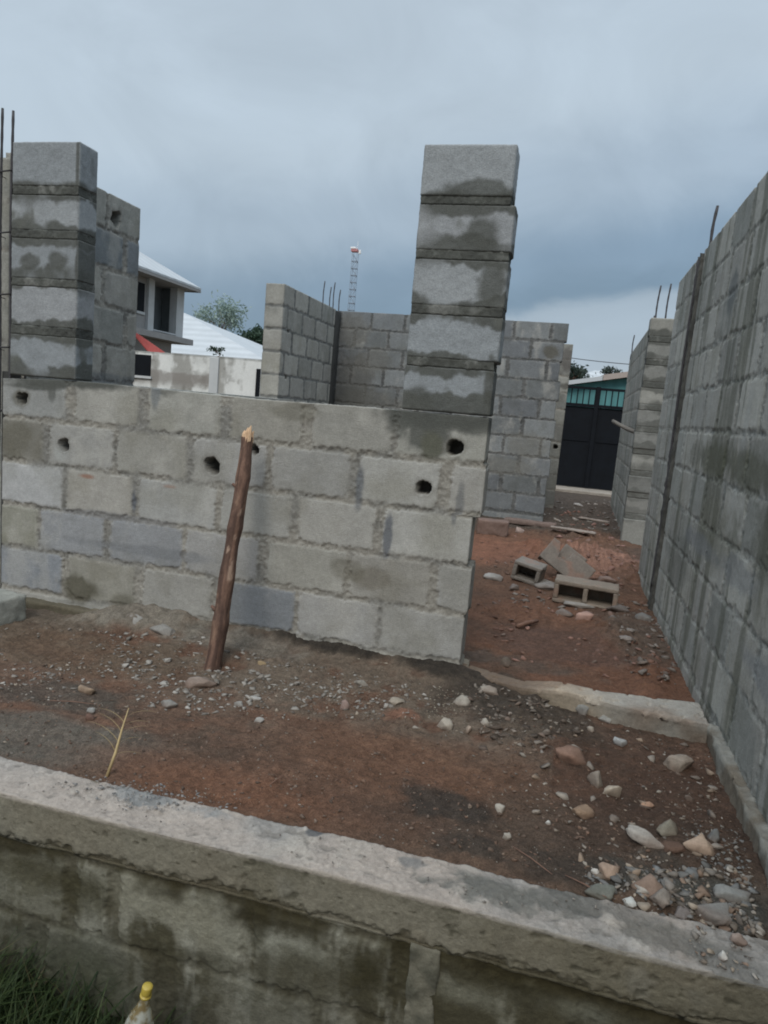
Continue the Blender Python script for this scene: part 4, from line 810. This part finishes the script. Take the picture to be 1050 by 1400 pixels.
# ------------------------------------------------------------------ dry stalks, grass, bottle
def blades(specs, name):
    V_, F_, C_ = [], [], []; b0 = 0
    for (P, d, L_, wd, bend, colr) in specs:
        d = np.array(d, float); d /= np.linalg.norm(d); sdv = np.cross(d, (0, 0, 1)); sdv = sdv/np.linalg.norm(sdv) if np.linalg.norm(sdv) > 1e-3 else np.array([1., 0, 0]); n_ = 5
        for i in range(n_+1):
            t = i/n_; c_ = np.array(P)+d*L_*t+np.array(bend)*t*t*L_; ww = wd*(1-t)**.7+.0003
            V_ += [c_-sdv*ww, c_+sdv*ww]; C_ += [colr, colr]
        F_ += [[b0+2*i, b0+2*i+1, b0+2*i+3, b0+2*i+2] for i in range(n_)]; b0 += 2*(n_+1)
    return np.array(V_), np.array(F_), np.array(C_)
STRAW = S(186, 164, 122)
P = ground_pt(146, 1062); Q = on_y(176, 968, P[1]+.10)
m = MB(); dv = Q-P; m.tube([P, P+dv*.35+np.array([.004, 0, 0]), P+dv*.7, Q], [.0055, .005, .0032, .0012], 7); 
sk = thing('dry_stalk', 'dry straw coloured stalk standing at the inner edge of the cap beam', 'stalk', tuple(P)); m.build('stem', attr_mat('straw', ((60, .2),), .0, attr=False, color=STRAW*.9), sk, True)
sp = []
for i in range(9):
    t = .3+.07*i; s_ = -1 if i % 2 else 1; sp.append((P+dv*t, (s_*.6+random.uniform(-.2, .2), .1, .7), .09+.05*random.random(), .0016, (s_*.3, 0, -.4), STRAW*.75))
V_, F_, C_ = blades(sp, ''); mk('leaf', V_, F_, M_LEAF, sk, C_)
for k, (px, py, ang, ln, lab) in enumerate([(725, 1178, -.75, .17, 'thin dry straw lying on the soil near the middle of the cap beam'), (800, 1215, -.6, .13, 'thin dry straw lying at the cap edge beside the tan stone'), (378, 1070, 1.2, .07, 'tiny straw wisp on the red soil near the cap beam'), (100, 955+8, .1, .2, 'thin straw lying flat on the grey soil at the left')]):
    P = ground_pt(px, py); m = MB(); d = np.array([math.cos(ang), math.sin(ang), .05]); m.tube([P-d*ln/2+np.array([0, 0, .006]), P+np.array([0, 0, .012]), P+d*ln/2+np.array([0, 0, .01])], [.0016, .002, .001], 5)
    tagged(m.build('dry_straw', M_STICK, None, True, loc=tuple(P)), lab, 'straw')
sp = []
for i in range(7500):
    t = rng.uniform(); x = -1.75+1.36*t**1.1; y = rng.uniform(1.18, 1.66); hgt = (.60-.36*t)*rng.uniform(.55, 1.1); az = rng.uniform(0, 6.28); le = rng.uniform(.05, .5)
    gcol = mixc(S(50, 68, 38)[None], S(94, 112, 62)[None], np.array([rng.uniform()**1.6]))[0] if rng.uniform() > .08 else S(120, 112, 78)
    sp.append(((x, y, -2.05), (math.cos(az)*le, math.sin(az)*le, 1), hgt, rng.uniform(.0015, .0045) if rng.uniform() < .85 else rng.uniform(.005, .009), (math.cos(az)*rng.uniform(.1, .5), math.sin(az)*rng.uniform(.1, .5), -rng.uniform(.1, .4)), gcol*.6))
for i in range(900):
    x = rng.uniform(-.7, .7); y = 1.66-rng.uniform(0, .25); az = rng.uniform(0, 6.28); sp.append(((x, y, -2.05), (math.cos(az)*.4, math.sin(az)*.4, 1), rng.uniform(.04, .14), .003, (0, 0, -.2), S(60, 70, 44)*rng.uniform(.6, 1)))
V_, F_, C_ = blades(sp, ''); tagged(mk('grass', V_, F_, M_LEAF, None, C_, True), 'dark green tufts of grass at the foot of the foundation wall', 'grass', kind='stuff')
# bottle, leaning in the grass
def lathe(prof, n=28):
    v = [(r*math.cos(2*math.pi*k/n), r*math.sin(2*math.pi*k/n), z_) for (r, z_) in prof for k in range(n)]; f = []
    for i in range(len(prof)-1):
        for k in range(n): f.append((i*n+k, i*n+(k+1) % n, (i+1)*n+(k+1) % n, (i+1)*n+k))
    f.append(tuple(range(n-1, -1, -1))); f.append(tuple(range((len(prof)-1)*n, len(prof)*n))); return np.array(v), f
tp = on_y(202, 1348, 1.45); tiltb = .16
bt = thing('plastic_bottle', 'clear plastic bottle with a yellow cap in the grass at the bottom edge', 'bottle', (tp[0]-.05, tp[1], tp[2]-.25))
m_pet, ntb, bb = newmat('clear_plastic'); bb.inputs['Base Color'].default_value = (.55, .57, .50, 1); bb.inputs['Roughness'].default_value = .12; bb.inputs['Transmission Weight'].default_value = .55; bb.inputs['IOR'].default_value = 1.35
no = N(ntb, 'ShaderNodeTexNoise', Scale=38.0, Detail=4.0); tcb = N(ntb, 'ShaderNodeTexCoord'); ntb.links.new(tcb.outputs['Object'], no.inputs['Vector']); rb = N(ntb, 'ShaderNodeValToRGB'); ntb.links.new(no.outputs['Fac'], rb.inputs[0])
for e_, (p_, c_) in zip(rb.color_ramp.elements, ((.40, S(150, 132, 96)), (.56, S(214, 216, 206)))): e_.position = p_; e_.color = (*c_, 1)
ntb.links.new(rb.outputs[0], bb.inputs['Base Color'])
m_cap, _, bb = newmat('yellow_plastic'); bb.inputs['Base Color'].default_value = (*S(172, 150, 64), 1); bb.inputs['Roughness'].default_value = .45
m_lab, _, bb = newmat('paper_label'); bb.inputs['Base Color'].default_value = (*S(178, 168, 124), 1); bb.inputs['Roughness'].default_value = .6
def place(v): v = roty(v*np.array([.9, .9, 1.0]), tiltb); return v+np.array([tp[0], tp[1], tp[2]])
v, f = lathe([(.010, -.030), (.0130, -.036), (.0135, -.042), (.017, -.055), (.024, -.072), (.033, -.092), (.040, -.112), (.0425, -.128), (.0425, -.155), (.041, -.158), (.041, -.215), (.0425, -.218), (.0425, -.275), (.037, -.287), (.012, -.283)][::-1])
mk('bottle_body', place(v), f, m_pet, bt, None, True)
v, f = lathe([(.0148, -.021), (.0150, -.020), (.0150, -.002), (.0140, .0005), (.004, .001)]); mk('cap', place(v), f, m_cap, bt, None, True)
v, f = lathe([(.0163, -.031), (.0163, -.026)]); mk('neck_ring', place(v), f, m_cap, bt, None, True)
v, f = lathe([(.0415, -.214), (.0432, -.213), (.0432, -.160), (.0415, -.159)]); mk('paper_label', place(v), f, m_lab, bt, None, True)

# ------------------------------------------------------------------ beyond the site
# plastered wall with dark window at the left
pw = thing('plaster_wall', 'stained white plastered yard wall with a dark window, left of centre beyond the sill', 'wall', (-8.4, 15, -HZ))
q, n, F = gridbox(300, 6, 130); p = np.stack([-11.0+q[:, 0]*4.26, 15+q[:, 1]*.2, -1.3+q[:, 2]*2.12], 1); a = fbm(p, 1.6, 5, 501); b = fbm(p, 7, 4, 502); stv = fbm(p*np.array([3.5, 1, .5]), 1, 4, 503)
p[:, 2] += np.where(q[:, 2] > .99, .02*b, 0); cc = mixc(S(216, 216, 212), S(192, 192, 188), ss(-.1, .4, a)); cc = mixc(cc, S(150, 148, 142), ss(.02, .4, stv+.4*b)*.85); cc = mixc(cc, S(112, 108, 100), ss(.2, .5, fbm(p, 3.2, 5, 505, .6))*.6)
cc = mixc(cc, S(132, 126, 120), (1-ss(.36, .44, p[:, 2]+.12*b))*ss(.0, .2, p[:, 2]-.02+.05*b)*(p[:, 0] < -8.0)*.75); cc = mixc(cc, S(112, 112, 106), ss(.76, .82, p[:, 2]+.03*b)*.8)
mk('wall_panel', p, F, M_PLASTER, pw, cc)
m = MB(); m.box(-7.98, -7.76, 14.95, 15.0, -1.3, .80, .01); m.build('pilaster', M_HWHITE, pw)
m = MB(); m.box(-9.92, -9.50, 14.985, 15.02, .26, .74); wn = m.build('window', M_BLACK, pw)
m = MB(); m.box(-9.96, -9.46, 14.95, 15.0, .20, .255); m.build('sill', M_HWHITE, wn)
m = MB(); m.box(-6.83, -6.74, 14.96, 15.0, -.2, .62); m.build('gap_shade_strip', M_BLACK, pw)  # flat black strip painting in the shade of a narrow gap
# two storey house
hs = thing('two_storey_house', 'two storey house with white roof and open veranda, left of centre', 'house', (-16.4, 21, -HZ))
m = MB(); ex, ey, ez = -13.9, 25.1, 3.78
ridge0, ridge1 = (-18.4, 20.6, 6.35), (-18.4, 8, 6.35)
m.quadbox([(ex, 6, ez), (ex, ey, ez), ridge0, ridge1], (0, 0, .07)); m.build('roof', M_ROOF, hs)
m = MB(); m.quadbox([(ex, ey+.0, ez+.001), (-22.9, ey, ez+.001), (-18.4, 20.6, 6.351), (-18.38, 20.6, 6.351)], (0, 0, .068)); m.build('roof', M_ROOF, hs)
m = MB(); m.box(ex-.04, ex, 6, ey, ez-.10, ez-.01); m.box(-22.9, ex-.041, ey-.04, ey, ez-.10, ez-.01); m.build('fascia', M_HWALL, hs)
m = MB(); m.box(-22.6, ex-.05, 6.1, ey-.05, ez-.06, ez-.02); m.build('soffit', M_HWALL, hs)
m = MB(); m.box(-15.45, -15.30, 6.5, 24.9, 1.95, ez-.06); m.box(-22.4, -15.46, 24.6, 24.9, -1.3, ez-.06); m.box(-15.29, -14.75, 24.72, 24.9, 1.95, ez-.061); m.build('wall', M_SHADE, hs)
m = MB(); m.box(-14.80, -14.5, 24.45, 24.95, 1.95, ez-.06); m.build('veranda_column', M_HWHITE, hs)
m = MB(); m.box(-14.72, -14.5, 22.60, 22.95, 1.95, ez-.06); m.build('veranda_column', M_HWHITE, hs)
m = MB(); m.box(-15.29, -14.6, 18.0, 22.58, 1.95, ez-.061); pnl = m.build('bay_wall', M_HWALL, hs)
m = MB(); m.box(-14.6, -14.57, 22.05, 22.45, 2.55, 3.5); wn = m.build('window', M_BLACK, hs); m = MB(); m.box(-14.57, -14.55, 22.0, 22.5, 2.46, 2.545); m.build('sill', M_HWHITE, wn)
m = MB(); m.box(-15.84, -14.15, 6.5, 25.15, 1.72, 1.93, .01); m.build('floor_slab', M_HWALL, hs)
m = MB(); m.tube([(-14.52, 22.96, 2.02), (-14.52, 24.44, 2.02)], .03, 6); m.build('veranda_rail', M_HWHITE, hs)
m = MB(); m.box(-22.3, -14.75, 6.6, 24.6, -1.3, 1.71); m.build('ground_floor', M_HWALL, hs)
m = MB(); b_ = on_y(228, 486, 20.6); m.quadbox([on_y(176, 450, 21), on_y(190, 459, 21), on_y(230, 486.5, 20.6), on_y(206, 486, 20.6)], (0, 0, .04))
rs = m.build('lean_to_roof', M_RED, None, False, loc=tuple(b_)); tagged(rs, 'red sheet lean-to roof behind the plastered wall below the veranda', 'roof')
# second house roof, far
h2 = thing('hip_roof_house', 'far house showing only a big white sloping roof right of the veranda', 'house', (-17.5, 32, -HZ))
A = on_y(250, 428, 32); Bq = on_y(358, 492, 32); A = np.array([-19.6, 34, on_y(225, 412, 34)[2]]); m = MB()
e1 = on_y(362, 494, 30); e0 = np.array([e1[0]-13, 30, e1[2]]); r1 = on_y(252, 430, 34.5); r0 = r1+np.array([-8, 0, 0])
m.quadbox([e0, e1, r1, r0], (0, 0, .08)); m.build('roof', M_ROOF, h2)
e2 = e1+np.array([0, 9, 0]); m = MB(); m.quadbox([e1, e2, r1+np.array([0, .02, 0]), r1+np.array([0, 0, -.001])], (0, 0, .079)); m.build('roof', M_ROOF, h2)
m = MB(); m.box(e0[0]+.4, e1[0]-.4, 30.4, 38.5, -1.3, e1[2]-.05); m.build('wall', M_HWALL, h2)
# gate, threshold and teal building on the right
gt = thing('metal_gate', 'black sheet metal double gate with a barred top at the end of the passage', 'gate', (.52, 14.5, -HZ))
for k, (x0, x1) in enumerate(((-.55, .50), (.54, 1.6))):
    m = MB(); m.box(x0, x1, 14.49, 14.52, -1.2, .36, .004); lf = m.build('gate_leaf', M_BLACK, gt)
    m = MB()
    m.box(x0, x1, 14.46, 14.535, .362, .42); m.build('rail', M_BLACK, lf); m = MB(); m.box(x0, x1, 14.46, 14.535, .70, .745); m.build('rail', M_BLACK, lf)
    m = MB(); m.box(x0+.05, x1-.05, 14.475, 14.49, -.30, -.26); m.build('cross_bar', M_BLACK, lf)
    n_ = 9
    for j in range(n_+1):
        xx = x0+.02+(x1-x0-.04)*j/n_; m = MB(); m.box(xx-.011, xx+.011, 14.485, 14.51, .42, .70); m.build('bar', M_BLACK, lf)
m = MB(); m.box(.485, .56, 14.44, 14.485, -1.2, .76, .004); m.build('meeting_stile', M_BLACK, gt)
q, n, F = gridbox(120, 30, 8); p = np.stack([-.7+q[:, 0]*2.3, 13.75+q[:, 1]*.7, -1.34+q[:, 2]*.13], 1); b = fbm(p, 9, 4, 601); tagged(mk('threshold_slab', p+n*(.008*b)[:, None], F, M_CONC, None, S(160, 150, 138)[None]*(1+.2*b)[:, None], loc=(.5, 14, -HZ)), 'pale concrete threshold slab in front of the black gate', 'slab')
tb = thing('teal_building', 'teal walled building with pale roof edge behind the black gate', 'building', (1, 18, -HZ))
zl, zr = on_y(775, 527, 18), on_y(862, 516, 18)
q4 = [(-2.5, 18, -1.3), (5, 18, -1.3), (5, 18, zl[2]+(5-zl[0])*(zr[2]-zl[2])/(zr[0]-zl[0])), (-2.5, 18, zl[2]-(2.5+zl[0])*(zr[2]-zl[2])/(zr[0]-zl[0]))]
m = MB(); m.quadbox(q4, (0, 5, 0)); m.build('wall', M_TEAL, tb)
d_ = (q4[2][2]-q4[3][2])/7.5; xm = on_y(823, 520, 18)[0]; za = q4[3][2]
m = MB(); m.quadbox([(-2.7, 17.75, za-.2*d_+.002), (xm, 17.75, za+(xm+2.5)*d_+.002), (xm, 23.3, za+(xm+2.5)*d_+.25), (-2.7, 23.3, za+.25)], (0, 0, .10)); m.build('roof', M_ROOF, tb)
m = MB(); m.quadbox([(xm+.01, 17.74, za+(xm+2.51)*d_+.002), (5.2, 17.74, za+7.7*d_+.002), (5.2, 23.3, za+7.7*d_+.25), (xm+.01, 23.3, za+(xm+2.51)*d_+.25)], (0, 0, .13)); m.build('roof_edge', M_TAN, tb)
c0 = on_y(822, 512, 40); hb = thing('far_house', 'far house whose pale ridge just shows above the teal building', 'house', (c0[0], 40, -HZ)); m = MB()
m.quadbox([(c0[0]-2.0, 40, c0[2]-.5), (c0[0]+3, 40, c0[2]-.5), (c0[0]+2.4, 42, c0[2]+.25), (c0[0]-.3, 42, c0[2]+.25)], (0, 0, .08)); m.build('roof', M_ROOF, hb)
m = MB(); m.box(c0[0]-1.6, c0[0]+2.7, 40.3, 44, -1.3, c0[2]-.52); m.build('wall', M_HWALL, hb)
k0, k1 = on_y(700, 476, 30), on_y(900, 501, 30); m = MB(); m.tube([k0+(k1-k0)*t+np.array([0, 0, -.10*math.sin(math.pi*t)]) for t in np.linspace(-1.2, 1.4, 24)], .016, 5); tagged(m.build('overhead_cable', M_REBAR, None, True, loc=tuple(k0)), 'thin overhead cable strung across the sky above the gate', 'cable')
# lattice mast
b0, t0 = on_y(485, 440, 120), on_y(486, 346, 120); mx_, my_ = t0[0], 120.0
ms = thing('telecom_mast', 'distant lattice telecom mast with a red and white top against the clouds', 'mast', (mx_, my_, -HZ)); H0, H1 = -1.2, t0[2]
def hw(z_): return .52-.10*(z_-H0)/(H1-H0)
m = MB()
for sx in (-1, 1):
    for sy in (-1, 1): m.tube([(mx_+sx*hw(H0), my_+sy*hw(H0), H0), (mx_+sx*hw(H1), my_+sy*hw(H1), H1)], .04, 5)
m.build('mast_leg', M_MASTGREY, ms); m = MB(); zc = H0; k = 0
while zc < H1-.5:
    z2 = min(zc+1.15, H1); a_, b_ = hw(zc), hw(z2)
    for s in (-1, 1):
        m.tube([(mx_-a_, my_+s*a_, zc), (mx_+a_, my_+s*a_, zc)], .06, 4); m.tube([(mx_+s*a_, my_-a_, zc), (mx_+s*a_, my_+a_, zc)], .06, 4)
        m.tube([(mx_-a_*(1 if k % 2 else -1), my_+s*a_, zc), (mx_+b_*(1 if k % 2 else -1), my_+s*b_, z2)], .034, 4)
    zc = z2; k += 1
m.build('bracing', M_MASTGREY, ms)
m = MB(); m.box(mx_-.7, mx_+.45, my_-.5, my_+.5, H1+.15, H1+.6, .05); m.build('red_band', M_MASTRED, ms); m = MB(); m.box(mx_-.8, mx_+.15, my_-.55, my_+.4, H1+.61, H1+.9, .05); m.build('white_band', M_MASTWHITE, ms)
m = MB(); m.tube([(mx_+.3, my_, H1+.7), (mx_+.3, my_, H1+1.9)], .03, 5); m.box(mx_+.6, mx_+.95, my_-.2, my_+.2, H1-.1, H1+.5, .04); m.build('antenna', M_MASTWHITE, ms)
# trees
def tree(name, label, base, crown_c, crown_r, nleaf, lsize, cA, cB, seed, clumps, trunk_r=.12, sparse=False):
    r = np.random.default_rng(seed); t = thing(name, label, 'tree', tuple(base)); m = MB(); b = np.array(base, float); c_ = np.array(crown_c, float)
    top = c_-np.array([0, 0, crown_r[2]*.5]); m.tube([b, b*.5+top*.5+np.array([.1, 0, 0]), top], [trunk_r, trunk_r*.8, trunk_r*.55], 8)
    ctr = []
    for i in range(clumps):
        d = r.normal(size=3); d /= np.linalg.norm(d); rad = r.uniform(.35, .95); d[2] = abs(d[2])*1.0-.25 if r.uniform() < .8 else d[2]
        p_ = c_+d*rad*np.array(crown_r); ctr.append(p_); m.tube([top, (top+p_)/2+r.normal(size=3)*.12*crown_r[0], p_], [trunk_r*.4, trunk_r*.22, trunk_r*.08], 5)
    m.build('trunk', M_BARK, t, True); ctr = np.array(ctr); k = r.integers(clumps, size=nleaf); cs = np.array(crown_r)*(.30 if sparse else .36)
    pos = ctr[k]+r.normal(size=(nleaf, 3))*cs*.6; u_ = r.normal(size=(nleaf, 3)); u_ /= np.linalg.norm(u_, axis=1)[:, None]; w_ = np.cross(u_, r.normal(size=(nleaf, 3))); w_ /= np.linalg.norm(w_, axis=1)[:, None]
    s = lsize*r.uniform(.6, 1.3, nleaf)[:, None]; V_ = np.stack([pos-u_*s, pos+w_*s*.42, pos+u_*s, pos-w_*s*.42], 1).reshape(-1, 3); F_ = np.arange(nleaf*4).reshape(-1, 4)
    tt = r.uniform(size=nleaf)*.6+.4*r.uniform(size=clumps)[k]; cc = np.repeat(mixc(np.array(cA)[None].repeat(nleaf, 0), np.array(cB)[None].repeat(nleaf, 0), tt), 4, 0); mk('crown', V_, F_, M_LEAF, t, cc)
c_ = on_y(303, 437, 45); tree('slender_tree', 'wispy pale green tree with sky showing through, behind the white sloping roof', (c_[0], 45, -HZ), c_, (1.75, 1.75, 1.65), 1700, .12, S(112, 132, 122), S(158, 174, 164), 901, 24, .05, True)  # leaf colours paled to paint in the haze
c_ = on_y(348, 468, 40); tree('dense_tree', 'dark dense tree beside the end of the middle block stub', (c_[0], 40, -HZ), c_, (1.15, 1.1, .95), 2600, .12, S(38, 56, 46), S(70, 90, 70), 902, 22, .12)
c_ = on_y(296, 478, 15.1); tree('wall_plant', 'small dark leafy plant growing on top of the plastered wall', (c_[0], 15.1, .80), (c_[0], 15.1, .97), (.22, .12, .10), 220, .035, S(46, 62, 48), S(76, 94, 72), 903, 12, .012)
c_ = on_y(790, 512, 34); tree('tree', 'dark tree top peeping past the narrow wall left of the teal building', (c_[0], 34, -HZ), (c_[0]-.3, 34, c_[2]-.1), (.75, .7, .6), 1200, .09, S(44, 56, 50), S(78, 90, 80), 904, 14, .09)
c_ = on_y(836, 509, 38); tree('tree', 'tiny dark tree top above the roof edge of the teal building', (c_[0], 38, -HZ), c_, (.5, .5, .35), 500, .07, S(48, 58, 54), S(84, 94, 86), 905, 10, .06)

# repeats of one kind share a group
GROUPS = {'stone': 'loose stones on the building site', 'hollow_block': 'hollow blocks dumped on the red soil', 'block_wall': 'block walls of the unfinished building', 'boundary_wall': 'boundary walls along the right side',
          'plank': 'planks lying in the passage', 'dry_straw': 'dry straws lying on the soil', 'tree': 'trees beyond the building site', 'slender_tree': 'trees beyond the building site', 'dense_tree': 'trees beyond the building site', 'concrete_block': 'solid blocks at the foot of the walls'}
for o in list(scene.objects):
    k = o.name.split('.')[0]
    if o.parent is None and k in GROUPS: o['group'] = GROUPS[k]
